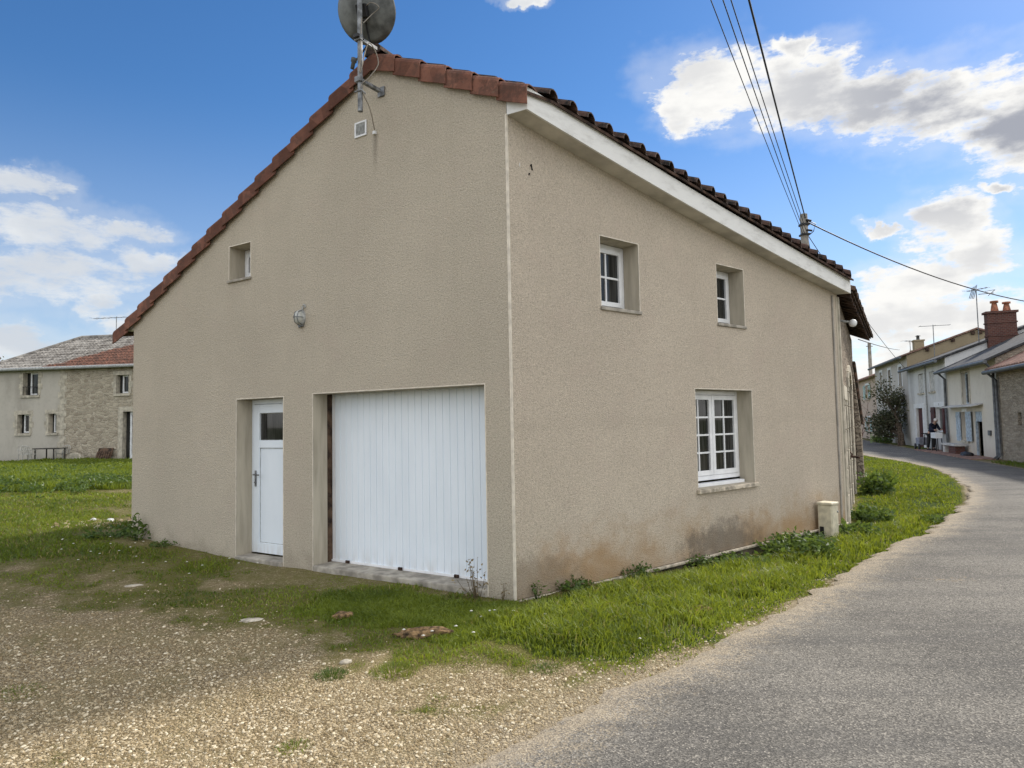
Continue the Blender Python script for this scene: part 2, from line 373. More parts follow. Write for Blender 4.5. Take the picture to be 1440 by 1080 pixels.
core = N.math('MULTIPLY', core, N.math('ADD', .5, N.math('MULTIPLY', N.ramp(az, 15, 36, -.15, .5), N.ramp(el, 5, 17, .25, 1))))
lite = N.mix(right, (.84, .86, .87), (1.0, .99, .96)); dark = N.mix(right, (.44, .50, .60), (.40, .42, .48))
ccol = N.mix(core, lite, dark)
# the added clouds out of view are extra bright, to lift the shaded walls
ccol = N.mix(N.ramp(N.math('ABSOLUTE', az), 48, 85), ccol, (1.78, 1.76, 1.74))
bg2 = N.node('ShaderNodeBackground'); N.put(bg2.inputs[0], ccol); bg2.inputs[1].default_value = 1.0
mx = N.node('ShaderNodeMixShader'); N.put(mx.inputs[0], alpha); N.l.new(bg.outputs[0], mx.inputs[1]); N.l.new(bg2.outputs[0], mx.inputs[2])
N.l.new(mx.outputs[0], out.inputs[0])

# ------------------------------------------------------------------ ground: shape and regions
def sd_poly(px, py, poly):
    """signed distance to a polygon, positive inside"""
    d = np.full(px.shape, 1e9); inside = np.zeros(px.shape, bool); n = len(poly)
    for i in range(n):
        x0, y0 = poly[i]; x1, y1 = poly[(i + 1) % n]
        ex, ey = x1 - x0, y1 - y0; t = np.clip(((px - x0) * ex + (py - y0) * ey) / (ex * ex + ey * ey + 1e-12), 0, 1)
        d = np.minimum(d, np.hypot(px - x0 - t * ex, py - y0 - t * ey))
        c = ((y0 > py) != (y1 > py)) & (px < ex * (py - y0) / (ey if ey else 1e-12) + x0); inside ^= c
    return np.where(inside, d, -d)
def sstep(x, a, b):
    t = np.clip((x - a) / (b - a), 0, 1); return t * t * (3 - 2 * t)
_G = rng.random((64, 64))
def vnoise(x, y):
    x = np.asarray(x) % 64; y = np.asarray(y) % 64; i = np.floor(x).astype(int) % 64; j = np.floor(y).astype(int) % 64; fx = x - np.floor(x); fy = y - np.floor(y)
    fx = fx * fx * (3 - 2 * fx); fy = fy * fy * (3 - 2 * fy); a = _G[i, j]; b = _G[(i + 1) % 64, j]; c = _G[i, (j + 1) % 64]; d = _G[(i + 1) % 64, (j + 1) % 64]
    return (a * (1 - fx) + b * fx) * (1 - fy) + (c * (1 - fx) + d * fx) * fy
def fbm(x, y, o=4):
    s = 0; a = .5
    for k in range(o): s = s + a * vnoise(x * 2 ** k + 7.3 * k, y * 2 ** k + 3.1 * k); a *= .5
    return s / (1 - .5 ** o)

HC = np.array((-.006, 6.679)); HR = R(-32.72)
hx = np.array((math.cos(HR), math.sin(HR))); hy = np.array((-hx[1], hx[0]))
def h2w(x, y): p = HC + hx * x + hy * y; return (p[0], p[1])
def w2h(px, py): dx, dy = px - HC[0], py - HC[1]; return dx * hx[0] + dy * hx[1], dx * hy[0] + dy * hy[1]
ROAD_L = [(-40, -22), (-12, -8), (-4, -.8), (-1.6, 1.9), (-.40, 3.48), (.42, 4.30), (1.42, 5.23), (2.66, 6.59), (4.85, 8.96), (6.4, 10.6), (7.7, 12.1), (9.31, 14.11), (10.9, 16.6), (12.17, 19.04), (13.5, 22), (14.55, 25.17), (15.52, 30.4), (17.2, 36.5), (19.3, 43), (22, 50), (25.5, 60), (26, 75)]
ROAD_R = [(-20, -40), (2, -14), (6, -5), (8.5, 1), (10.6, 7), (12.6, 12.8), (14.4, 17.5), (15.7, 21), (17.2, 25.6), (18.9, 30.6), (20.4, 34.8), (21.9, 39), (24.6, 47), (27.5, 55), (30, 62), (30, 75)]
ROAD = ROAD_L + ROAD_R[::-1]
VERGE = [(.03, 6.62), (2.7, 8.87), (5.43, 11.25), (9.1, 18.2), (11.5, 22.5), (13.3, 28), (14, 36), (17.2, 36.5), (15.5, 30.4), (14.55, 25.17), (13.5, 22), (12.17, 19.04), (10.9, 16.6), (9.31, 14.11), (7.7, 12.1), (6.4, 10.6), (4.85, 8.96), (2.66, 6.59), (1.45, 5.21), (.75, 4.9), (.16, 4.95), (-.25, 5.45), (-.7, 5.8), (-.5, 6.4), (-.3, 6.75)]
PATCH = [(-2.1, 6.5), (-1.8, 7.1), (-1.2, 7.1), (-.35, 6.75), (.1, 6.5), (.1, 5.6), (-.49, 5.4), (-1.0, 5.8), (-1.8, 6.15)]
STRIP = [(-16, 20), (-9.5, 17.5), (-5.8, 10.5), (-3.7, 9.0), (-3.1, 8.5), (-3.15, 7.9), (-4.4, 8.3), (-5.6, 8.7), (-6.4, 8.3), (-9, 9), (-30, 18), (-30, 30)]
FIELD = [(-13.8, 17.6), (-9, 19.6), (-4, 24), (-4, 34.8), (-45, 41), (-60, 34), (-40, 22)]
GRAVEL = [(-14, 9), (-6.4, 8.6), (-4.3, 8.0), (-3.1, 7.7), (-2.1, 6.5), (-1.4, 5.6), (-.85, 5.2), (-.3, 4.9), (.2, 5.0), (.8, 5.0), (1.5, 5.25), (.53, 4.27), (-.18, 3.48), (-1.6, 1.9), (-4, -.8), (-12, -8), (-30, -5)]
FOOT = [h2w(0, 0), h2w(2.097, 6.785), h2w(1.45, 14.7), h2w(-6.856, 14.7), h2w(-6.856, 0)]
def ground_z(px, py):
    u, v = w2h(px, py)
    wl = (px - HC[0]) * .7649 + (py - HC[1]) * .6441; pd = (px - HC[0]) * .6441 - (py - HC[1]) * .7649   # along / out from the street wall
    z = -.13 * sstep(wl, .5, 4.5) * sstep(pd, -1, -.0) * sstep(pd, 2.4, 1.0) * sstep(wl, 16, 9)
    z = z + .12 * sstep(-u, 4.0, 6.8) * sstep(v, -3.5, -.3) * sstep(v, 8, 4)
    d = sd_poly(px, py, ROAD); far = np.hypot(px, py)
    z = z + (.05 * (fbm(px * .6, py * .6) - .5) + .022 * (fbm(px * 5, py * 5) - .5)) * sstep(-d, 0, .6) * sstep(far, 60, 30)
    z = z - .035 * sstep(d, -.12, .12)
    z = z + .14 * sstep(sd_poly(px, py, FIELD), -1, 2)
    return z
def mossy(px, py):
    n = fbm(px * 1.3, py * 1.3); n2 = fbm(px * 5 + 9, py * 5); hl = (py - 5.05) + .36 * (px + 1.7) + .75 * sstep(px, -1.5, -.5) * sstep(px, 1.2, .4)      # greener toward the house
    return sstep(n + (n2 - .5) * .75 + .26 * np.clip(hl, -.8, 1.3), .34, 1.0)
def veg(px, py):
    """how green each spot is: 0 bare .. 1 lush"""
    n = fbm(px * 1.3, py * 1.3); n2 = fbm(px * 5 + 9, py * 5)
    v = sstep(sd_poly(px, py, VERGE) + (n2 - .5) * .35, -.02, .14)
    v = np.maximum(v, .9 * sstep(sd_poly(px, py, PATCH) + (n2 - .5) * .5, -.12, .18))
    v = np.maximum(v, .62 * sstep(sd_poly(px, py, STRIP) + (n - .5) * 2.0, -.5, .6))
    v = np.maximum(v, sstep(sd_poly(px, py, FIELD) + (n2 - .5) * .8, -.3, .4))
    g = sd_poly(px, py, GRAVEL)
    mid = .5 * mossy(px, py) * sstep(sd_poly(px, py, ROAD), .02, -.35)
    v = np.maximum(v, mid)
    v = np.where((g < -.05) & (sd_poly(px, py, ROAD) < -.1), np.maximum(v, .42 + .3 * (n - .5)), v)
    v = np.where((np.hypot(px, py) > 38) & (sd_poly(px, py, ROAD) < -.3), np.maximum(v, .8), v)
    return np.clip(v, 0, 1)

# rings round the camera, fine near and in front
ang = np.concatenate([np.radians(np.arange(-54, 54, .42)), np.radians(np.arange(54, 306, 3.0))])
rad = np.concatenate([[.0], .35 * (1.026 ** np.arange(0, 365))]); rad = rad[rad < 4200]; rad[-1] = 4200
A_, R_ = np.meshgrid(ang, rad); gx = R_ * np.sin(A_); gy = R_ * np.cos(A_); gz = ground_z(gx, gy)
gz = np.where(np.hypot(gx, gy) > 120, gz - 0.0, gz)
na, nr = len(ang), len(rad)
idx = np.arange(na * nr).reshape(nr, na); nxt = np.roll(idx, -1, axis=1)
Fq = np.stack([idx[:-1].ravel(), nxt[:-1].ravel(), nxt[1:].ravel(), idx[1:].ravel()], 1)
vv = veg(gx, gy); dr = sd_poly(gx, gy, ROAD)
sand = sstep(dr, -.55, .05)
def ground_fn(N):
    c = N.obj(); v = N.attr('veg'); sa = N.attr('sand')
    peb = N.voro(c, 42); pcol = N.sep(N.voro(c, 42, out=1))[0]; edge = N.voro(c, 42, 'DISTANCE_TO_EDGE')
    n1 = N.noise(c, 1.1, 5, .6); n2 = N.noise(c, 9, 6, .65); n3 = N.noise(c, 70, 4, .7)
    gr = N.mix(pcol, (.25, .19, .11), (.54, .45, .30))
    gr = N.mix(N.ramp(edge, .12, .03), gr, (.15, .11, .06))
    gr = N.mix(N.math('MULTIPLY', N.ramp(n1, .40, .62), .6), gr, (.27, .22, .11))
    sandc = N.mix(n3, (.27, .225, .165), (.40, .345, .265))
    col = N.mix(N.math('MULTIPLY', sa, .55), gr, sandc)
    moss = N.mix(n2, (.058, .070, .013), (.185, .172, .045))
    k = N.ramp(N.math('ADD', v, N.math('MULTIPLY', N.math('ADD', N.math('SUBTRACT', n2, .5), N.math('MULTIPLY', N.math('SUBTRACT', n3, .5), .9)), .8)), .06, .58)
    col = N.mix(N.math('MULTIPLY', k, .9), col, moss)
    lush = N.mix(n2, (.035, .055, .012), (.075, .11, .022))
    col = N.mix(N.ramp(v, .6, .95), col, lush)
    hgt = N.math('ADD', N.math('MULTIPLY', N.ramp(edge, 0, .3), .8), n3)
    return col, N.bump(hgt, .9, .012)
M_GROUND = mat('ground_soil', ground_fn, .97, spec=.08)
g = np_mesh('ground', np.stack([gx.ravel(), gy.ravel(), gz.ravel()], 1), Fq, M_GROUND, True, {'veg': vv.ravel(), 'sand': sand.ravel()})
tag(g, kind='structure')

# road sheet with a ragged edge
def resample(P, n):
    P = np.array(P, float); s = np.concatenate([[0], np.cumsum(np.hypot(*np.diff(P, axis=0).T))])
    return s, P
def smooth_line(P, step=.12):
    P = np.array(P, float)
    for _ in range(3):
        Q = np.empty((len(P) * 2 - 2, 2)); Q[0::2] = P[:-1] * .75 + P[1:] * .25; Q[1::2] = P[:-1] * .25 + P[1:] * .75; P = np.vstack([P[:1], Q, P[-1:]])
    s = np.concatenate([[0], np.cumsum(np.hypot(*np.diff(P, axis=0).T))])
    return s, P
sL, PL = smooth_line(ROAD_L); sR, PR = smooth_line(ROAD_R)
nlen = 1500
# finer samples along the near and middle stretch
tt = np.linspace(0, 1, nlen)
tL = np.interp(tt, [0, .08, .80, 1], [0, 44, 78, sL[-1]]); tR = tL / sL[-1] * sR[-1]
lx = np.interp(tL, sL, PL[:, 0]); ly = np.interp(tL, sL, PL[:, 1])
rx = np.interp(tR, sR, PR[:, 0]); ry = np.interp(tR, sR, PR[:, 1])
jit = (fbm(lx * 2.2, ly * 2.2) - .5) * .34 + (fbm(lx * 11, ly * 11) - .5) * .16
nxr = np.stack([rx - lx, ry - ly], 1); wd = np.hypot(nxr[:, 0], nxr[:, 1]); nxr /= wd[:, None]
lx = lx + nxr[:, 0] * jit; ly = ly + nxr[:, 1] * jit
cs = np.concatenate([np.linspace(0, .12, 14), np.linspace(.12, 1, 22)[1:]])
RX = lx[:, None] + (rx - lx)[:, None] * cs; RY = ly[:, None] + (ry - ly)[:, None] * cs
RZ = np.full(RX.shape, .0) + .012 * np.sin(np.pi * cs)[None, :] - .004
RZ[:, 0] = -.03; RZ[:, 1] -= .002
dedge = (cs[None, :] * wd[:, None])
idx = np.arange(RX.size).reshape(RX.shape)
Fr = np.stack([idx[:-1, :-1].ravel(), idx[:-1, 1:].ravel(), idx[1:, 1:].ravel(), idx[1:, :-1].ravel()], 1)
def road_fn(N):
    c = N.obj(); e = N.attr('edge'); s = N.attr('straw')
    agg = N.voro(c, 115); vc = N.sep(N.voro(c, 115, out=1)); ac = N.math('POWER', vc[0], 1.6); pit = N.voro(c, 150)
    n1 = N.noise(c, .7, 6, .6); n2 = N.noise(c, 7, 6, .65); n3 = N.noise(c, 140, 3, .7)
    tr = N.node('ShaderNodeMapping'); N.put(tr.inputs['Vector'], c); tr.inputs['Rotation'].default_value = (0, 0, R(-52)); tr.inputs['Scale'].default_value = (.22, 2.2, 1)
    lon = N.noise(tr.outputs[0], 1.0, 4, .55)
    col = N.mix(ac, (.060, .057, .052), (.20, .187, .164))
    col = N.mix(N.ramp(n1, .3, .7), col, N.mix(ac, (.095, .089, .079), (.30, .28, .243)))
    col = N.mix(N.math('MULTIPLY', N.ramp(lon, .42, .66), .55), col, (.075, .073, .07))
    col = N.mix(N.math('MULTIPLY', N.ramp(n2, .55, .75), .4), col, (.25, .235, .215))
    col = N.mix(N.ramp(pit, .2, .08, 0, .55), col, (.04, .038, .036))
    col = N.mix(N.ramp(vc[1], .93, .97, 0, .6), col, (.46, .42, .36))
    wv = N.noise(c, 2.5, 5, .6, out=1); a = N.node('ShaderNodeVectorMath', operation='MULTIPLY_ADD'); N.put(a.inputs[0], wv); a.inputs[1].default_value = (.5, .5, .5); N.put(a.inputs[2], c)
    ce = N.voro(a.outputs[0], .55, 'DISTANCE_TO_EDGE')
    col = N.mix(N.math('MULTIPLY', N.ramp(ce, .012, .003), N.ramp(N.noise(c, .5, 3), .56, .66, 0, .45)), col, (.045, .042, .04))
    grit = N.math('ADD', e, N.math('MULTIPLY', N.math('ADD', N.math('SUBTRACT', n2, .5), N.math('MULTIPLY', N.math('SUBTRACT', vc[1], .5), .55)), 1.0))
    col = N.mix(N.ramp(grit, .62, .0, 0, .85), col, N.mix(vc[2], (.20, .16, .11), (.52, .44, .32)))
    sk = N.ramp(N.math('ADD', s, N.math('MULTIPLY', N.math('SUBTRACT', N.noise(c, 13, 6, .8), .5), 3.2)), .95, 1.5)
    col = N.mix(N.math('MULTIPLY', sk, .75), col, (.38, .27, .13))
    return col, N.bump(N.math('ADD', agg, N.math('MULTIPLY', n3, .6)), .6, .006)
M_ROAD = mat('worn_asphalt', road_fn, .9, spec=.25)
straw = np.maximum(np.exp(-(((RX - 4.5) / .75) ** 2 + ((RY - 7.2) / .3) ** 2)), np.exp(-(((RX - 2.9) / .35) ** 2 + ((RY - 6.5) / .25) ** 2)))
road = np_mesh('road', np.stack([RX.ravel(), RY.ravel(), RZ.ravel()], 1), Fr, M_ROAD, True, {'edge': np.clip(dedge / .72, 0, 1).ravel(), 'straw': straw.ravel()})
tag(road, kind='structure')

def gz1(x_, y_): return float(ground_z(np.array([x_]), np.array([y_]))[0])

# ------------------------------------------------------------------ gravel stones
def stones(name, px, py, size, mat_, seed=1):
    r = np.random.default_rng(seed); n = len(px)
    ph = (1 + 5 ** .5) / 2
    I = np.array([(-1, ph, 0), (1, ph, 0), (-1, -ph, 0), (1, -ph, 0), (0, -1, ph), (0, 1, ph), (0, -1, -ph), (0, 1, -ph), (ph, 0, -1), (ph, 0, 1), (-ph, 0, -1), (-ph, 0, 1)]) / 1.9
    Fi = np.array([(0, 11, 5), (0, 5, 1), (0, 1, 7), (0, 7, 10), (0, 10, 11), (1, 5, 9), (5, 11, 4), (11, 10, 2), (10, 7, 6), (7, 1, 8), (3, 9, 4), (3, 4, 2), (3, 2, 6), (3, 6, 8), (3, 8, 9), (4, 9, 5), (2, 4, 11), (6, 2, 10), (8, 6, 7), (9, 8, 1)])
    sc = size[:, None] * (.6 + .8 * r.random((n, 3))); sc[:, 2] *= .62
    V = I[None] * (1 + .35 * (r.random((n, 12, 1)) - .5)) * sc[:, None, :]
    a = r.random(n) * 6.283; ca, sa_ = np.cos(a), np.sin(a)
    t = (r.random(n) - .5) * .9; ct, st_ = np.cos(t), np.sin(t)
    X = V[..., 0]; Z = V[..., 2] * ct[:, None] + X * st_[:, None]; X = X * ct[:, None] - V[..., 2] * st_[:, None]
    Y = V[..., 1]; X, Y = X * ca[:, None] - Y * sa_[:, None], X * sa_[:, None] + Y * ca[:, None]
    zz = ground_z(px, py)
    V = np.stack([X + px[:, None], Y + py[:, None], Z + zz[:, None] + size[:, None] * .12], -1)
    F = (Fi[None] + (np.arange(n) * 12)[:, None, None]).reshape(-1, 3)
    return np_mesh(name, V.reshape(-1, 3), F, mat_, False, {'tint': np.repeat(r.random(n), 12)})
def pebble_fn(N):
    t = N.attr('tint'); c = N.obj()
    rp = N.node('ShaderNodeValToRGB'); e = rp.color_ramp.elements; e[0].position = 0; e[0].color = (.20, .15, .08, 1); e[1].position = 1; e[1].color = (.84, .76, .58, 1)
    for p, q in ((.35, (.36, .28, .165, 1)), (.78, (.53, .44, .29, 1))): k = e.new(p); k.color = q
    N.put(rp.inputs[0], t)
    return N.mix(N.math('MULTIPLY', N.noise(c, 60, 3), .4), rp.outputs[0], (.24, .19, .12)), None
M_PEB = mat('limestone_pebbles', pebble_fn, .95, spec=.1)
# many small stones, thickest close to the camera
n = 300000
r0 = 2.6 * (10.5 / 2.6) ** rng.random(n) ; a0 = np.radians(-50 + 78 * rng.random(n)); px, py = r0 * np.sin(a0), r0 * np.cos(a0)
gd = sd_poly(px, py, GRAVEL) + (fbm(px * 2, py * 2) - .5) * .9; rd = sd_poly(px, py, ROAD)
pr = sstep(gd, -.45, .9) * (rd < -.0) * (1 - .88 * sstep(mossy(px, py) + .5 * (fbm(px * 7, py * 7) - .5), .15, .85)) * sstep(r0, 11, 4) + .35 * (rd > -.5) * (rd < .1 * fbm(px * 3, py * 3))
pr = pr * (sd_poly(px, py, FOOT) < -.05)
k = rng.random(n) < pr; px, py, r0 = px[k], py[k], r0[k]
size = (.0022 + .0082 * rng.random(len(px)) ** 4.5) * (1 + .045 * r0)
n_ = 26000; r1 = 2.8 * (14 / 2.8) ** rng.random(n_); a1 = np.radians(-8 + 42 * rng.random(n_)); ex, ey = r1 * np.sin(a1), r1 * np.cos(a1); rdd = sd_poly(ex, ey, ROAD)
ke = rng.random(n_) < (sstep(rdd, -.25, .0) * np.exp(-np.clip(rdd, 0, 9) / .16) * .55 + .004) * (rdd > -.25)
px, py, size = np.concatenate([px, ex[ke]]), np.concatenate([py, ey[ke]]), np.concatenate([size, (.003 + .006 * rng.random(ke.sum()) ** 2) * (1 + .05 * r1[ke])])
peb = stones('gravel', px, py, size, M_PEB, 3); tag(peb, 'pale limestone gravel spread over the forecourt', 'gravel', kind='stuff')

# ------------------------------------------------------------------ grass
def blades(px, py, h, wd, lean, seed):
    r = np.random.default_rng(seed); n = len(px); z0 = ground_z(px, py) - .01
    a = r.random(n) * 6.283; b = r.random(n) * 6.283
    tx, ty = np.cos(a) * wd * .5, np.sin(a) * wd * .5
    lx_, ly_ = np.cos(b) * lean * h, np.sin(b) * lean * h
    P = np.zeros((n, 5, 3))
    P[:, 0] = np.stack([px - tx, py - ty, z0], 1); P[:, 1] = np.stack([px + tx, py + ty, z0], 1)
    mx_, my_ = px + lx_ * .35, py + ly_ * .35
    P[:, 2] = np.stack([mx_ + tx * .75, my_ + ty * .75, z0 + h * .6], 1); P[:, 3] = np.stack([mx_ - tx * .75, my_ - ty * .75, z0 + h * .6], 1)
    P[:, 4] = np.stack([px + lx_, py + ly_, z0 + h * (1 - .35 * lean)], 1)
    i = (np.arange(n) * 5)[:, None]
    return P.reshape(-1, 3), i + np.array([[0, 1, 2, 3]]), i + np.array([[3, 2, 4]])
def merge(parts):
    V = []; Q = []; T = []; tint = []; o = 0
    for (v, q, t), ti in parts:
        V.append(v); Q.append(q + o); T.append(t + o); tint.append(np.repeat(ti, 5)); o += len(v)
    return np.concatenate(V), [np.concatenate(Q), np.concatenate(T)], np.concatenate(tint)
def sample(n, rmin, rmax, amin, amax, dens_fn, power=1.0):
    rr = rmin * (rmax / rmin) ** rng.random(n); aa = np.radians(amin + (amax - amin) * rng.random(n))
    x_, y_ = rr * np.sin(aa), rr * np.cos(aa)
    k_ = (rng.random(n) < dens_fn(x_, y_)) & (sd_poly(x_, y_, FOOT) < -.015)
    return x_[k_], y_[k_], rr[k_]
def leaf_cloud(pts, dirs, size, seed, spread=.6):
    """folded pointed leaves; returns V, F arrays and tint"""
    r = np.random.default_rng(seed); n = len(pts); pts = np.asarray(pts, float)
    d = np.asarray(dirs, float) + spread * r.standard_normal((n, 3)); d /= np.linalg.norm(d, axis=1)[:, None]
    s = np.cross(d, r.standard_normal((n, 3))); s /= np.linalg.norm(s, axis=1)[:, None]; u = np.cross(s, d)
    L = (size * (.6 + .8 * r.random(n)))[:, None]
    P = np.zeros((n, 5, 3)); P[:, 0] = pts; P[:, 1] = pts + d * L * .5 + s * L * .28 + u * L * .08; P[:, 2] = pts + d * L; P[:, 3] = pts + d * L * .5 - s * L * .28 + u * L * .08; P[:, 4] = pts + d * L * .5
    i = (np.arange(n) * 5)[:, None]
    F = np.concatenate([i + np.array([[0, 1, 4]]), i + np.array([[1, 2, 4]]), i + np.array([[0, 4, 3]]), i + np.array([[4, 2, 3]])])
    return P.reshape(-1, 3), F, np.repeat(r.random(n), 5)
parts = []
# lush roadside verge
def lush_edge(x_, y_):
    d = sd_poly(x_, y_, VERGE); k_ = sstep(sd_poly(x_, y_, GRAVEL), -1.0, -.05); n_ = fbm(x_ * 5 + 9, y_ * 5) - .5
    return (1 - k_) * sstep(d + n_ * .35, -.03, .12) + k_ * sstep(d + n_ * .8, -.28, .55)
lush = lambda x_, y_: lush_edge(x_, y_) * (.18 + .82 * sstep(fbm(x_ * 2.3, y_ * 2.3), .33, .52))
x_, y_, r_ = sample(300000, 4.6, 36, -8, 33, lush)
e = sstep(sd_poly(x_, y_, VERGE), .0, .5)
cl = fbm(x_ * 3.1 + 5, y_ * 3.1)
wp = (x_ - HC[0]) * .6441 - (y_ - HC[1]) * .7649
e = np.minimum(e, lush_edge(x_, y_)) * (.35 + .65 * sstep(wp, .08, .5))
h = (.03 + .125 * e * (.4 + 1.0 * cl)) * (.5 + .9 * rng.random(len(x_))); 
parts.append((blades(x_, y_, h, .0035 + .0011 * r_, .25 + .55 * rng.random(len(x_)), 11), np.where(rng.random(len(x_)) < .035, .98, np.clip(.12 + .62 * rng.random(len(x_)) + 1.1 * (fbm(x_ * 1.3, y_ * 1.3) - .5) + .5 * (fbm(x_ * 6, y_ * 6) - .5), 0, .9))))
# darker patch in front of the garage
x_, y_, r_ = sample(120000, 5.2, 8.0, -20, 3, lambda x_, y_: .9 * sstep(sd_poly(x_, y_, PATCH) + (fbm(x_ * 4, y_ * 4) - .5) * .5, -.1, .2))
parts.append((blades(x_, y_, (.02 + .055 * fbm(x_ * 3, y_ * 3)) * (.5 + rng.random(len(x_))), .0035 + .0008 * r_, .3 + .6 * rng.random(len(x_)), 12), np.clip(.2 + .55 * rng.random(len(x_)) + 1.0 * (fbm(x_ * 2, y_ * 2) - .5), 0, .9)))
# short grass left of the house and moss in the gravel
x_, y_, r_ = sample(340000, 3.6, 22, -42, 14, lambda x_, y_: (.9 * veg(x_, y_) ** 1.25 + .25 * sstep(veg(x_, y_), .3, .7)) * (sd_poly(x_, y_, VERGE) < 0) * (sd_poly(x_, y_, PATCH) < .05) * (sd_poly(x_, y_, ROAD) < -.05))
v_ = veg(x_, y_)
parts.append((blades(x_, y_, (.012 + .07 * sstep(v_, .3, .7) * (.3 + 1.2 * fbm(x_ * 1.6 + 3, y_ * 1.6))) * (.45 + .9 * rng.random(len(x_))), .003 + .0011 * r_, .4 + .7 * rng.random(len(x_)), 13), np.where(rng.random(len(x_)) < .05 + .5 * sstep(fbm(x_ * 1.9, y_ * 1.9), .5, .7) * sstep(y_ + .3 * x_, 6.6, 5.2), .98, np.clip(.12 + .55 * rng.random(len(x_)) + 1.2 * (fbm(x_ * .9, y_ * .9) - .5), 0, .9))))
# tall growth in the field
x_, y_, r_ = sample(150000, 16, 45, -42, -16, lambda x_, y_: sstep(sd_poly(x_, y_, FIELD) + (fbm(x_ * .8, y_ * .8) - .5) * 4.0, -.6, .6))
cl = fbm(x_ * .9, y_ * .9)
parts.append((blades(x_, y_, (.07 + .22 * cl) * (.5 + .8 * rng.random(len(x_))), .010 + .0011 * r_, .2 + .6 * rng.random(len(x_)), 14), np.clip(.05 + .55 * rng.random(len(x_)) + .5 * (cl - .45), 0, 1)))
# broad leaved growth, mostly along the near side of the field
x_, y_, r_ = sample(110000, 13, 34, -42, -16, lambda x_, y_: sstep(sd_poly(x_, y_, FIELD) + (fbm(x_ * 1.1, y_ * 1.1) - .5) * 4.5, -1.6, .3) * (.10 + .9 * sstep(sd_poly(x_, y_, FIELD), 2.6, .4)) * sstep(fbm(x_ * 1.7 + 4, y_ * 1.7), .42, .56))
hh = ground_z(x_, y_) + (.04 + .30 * fbm(x_ * 1.2, y_ * 1.2)) * rng.random(len(x_)) ** .6
FV, FF, Ft = leaf_cloud(np.stack([x_, y_, hh], 1), np.stack([rng.standard_normal(len(x_)), rng.standard_normal(len(x_)), .5 + 0 * x_], 1), .085, 77)
fw = np_mesh('field_weeds', FV, FF, M_LEAF, False, {'tint': Ft}); tag(fw, 'broad leaved weeds growing along the near side of the field', 'weeds', kind='stuff')
# strip at the foot of the far barn
x_, y_, r_ = sample(20000, 18, 30, 34, 45, lambda x_, y_: (sd_poly(x_, y_, [(15.7, 20.7), (17.4, 25.4), (17.9, 25.2), (16.4, 20.5), (14.9, 15.4), (14.2, 16.4)]) > -.05) * .8)
parts.append((blades(x_, y_, .09 * (.4 + rng.random(len(x_))), .03 + 0 * r_, .5 + 0 * r_, 15), .1 + .3 * rng.random(len(x_))))
V, F, ti = merge(parts)
go = np_mesh('grass', V, F, M_GRASS, False, {'tint': ti}); tag(go, 'green grass along the house wall, the road edge and the field', 'grass', kind='stuff')
# daisies in the short grass
dx_, dy_ = [], []
for (cx_, cy_, s_, n_) in ((-4.6, 8.9, .9, 16), (-5.6, 9.8, .6, 8), (.1, 6.0, .3, 6), (-.1, 5.6, .5, 6), (4.4, 9.1, .5, 4), (-3.9, 8.5, .5, 8)):
    dx_ += list(cx_ + s_ * rng.standard_normal(n_)); dy_ += list(cy_ + s_ * .6 * rng.standard_normal(n_))
mb = MB()
for a, b in zip(dx_, dy_):
    if sd_poly(np.array([a]), np.array([b]), FOOT)[0] > -.1: continue
    mb.lathe([(.002, 0), (.016, .002), (.006, .008), (0.0005, .009)], (a, b, gz1(a, b) + .055 + .02 * random.random()), 7)
o = mb.build('daisies', M_PETAL); tag(o, 'small white daisies dotted through the short grass', 'daisies', kind='stuff')

# ------------------------------------------------------------------ plants
def weed(name, label, x_, y_, height, spread, nst, leaf, lmat=None, smat=None, cat='weed', group='weeds along the house walls and the verge', nl=9, seed=0, upright=.3):
    r = random.Random(seed); t = empty(name, label, cat, (x_, y_, gz1(x_, y_)), 0, group)
    mb = MB(); pts = []; dirs = []
    for i in range(nst):
        a = r.random() * 6.283; q = r.random() ** .6; bx, by = math.cos(a) * spread * q * .75, math.sin(a) * spread * q * .75
        h_ = height * (.55 + .5 * r.random()) * (1 - .35 * q); ox, oy = math.cos(a) * spread * upright * r.random(), math.sin(a) * spread * upright * r.random()
        path = [(0, 0, -.05), (bx * .6, by * .6, .015), (bx + ox * .4, by + oy * .4, h_ * .5), (bx + ox, by + oy, h_)]
        mb.tube(path, [.004, .004, .003, .0015], 5, False)
        for k in range(nl):
            f = .12 + .88 * k / max(1, nl - 1); b_ = r.random() * 6.283
            pts.append((bx + ox * f, by + oy * f, h_ * f)); dirs.append((math.cos(b_), math.sin(b_), .35)); pts[-1] = (pts[-1][0] + r.gauss(0, .02 + spread * .06), pts[-1][1] + r.gauss(0, .02 + spread * .06), pts[-1][2])
    mb.build('stem', smat or M_LEAF, t)
    V, F, ti = leaf_cloud(pts, dirs, leaf, seed + 5, .35)
    o = np_mesh('foliage', V, F, lmat or M_LEAF, False, {'tint': ti}); o.parent = t
    return t
def tuft(label, x_, y_, rad_, height, n, seed, dark=False):
    r = np.random.default_rng(seed); t = empty('grass_tuft', label, 'grass tuft', (x_, y_, 0), 0, 'grass tufts in the gravel')
    q = rad_ * np.sqrt(r.random(n)); a = r.random(n) * 6.283
    X, Y = x_ + q * np.cos(a), y_ + q * np.sin(a)
    v, Q, T = blades(X, Y, height * (.4 + .8 * r.random(n)) * (1.1 - .6 * q / rad_), .004 + 0 * q, .3 + .8 * r.random(n), seed)
    v = v - np.array([x_, y_, 0])
    o = np_mesh('blades', v, [Q, T], M_LEAF if dark else M_GRASS, False, {'tint': np.repeat(r.random(n) * .7, 5)}); o.parent = t
tuft('dark round grass tuft alone in the gravel, left of the pair', -1.28, 4.8, .11, .075, 420, 31, True)
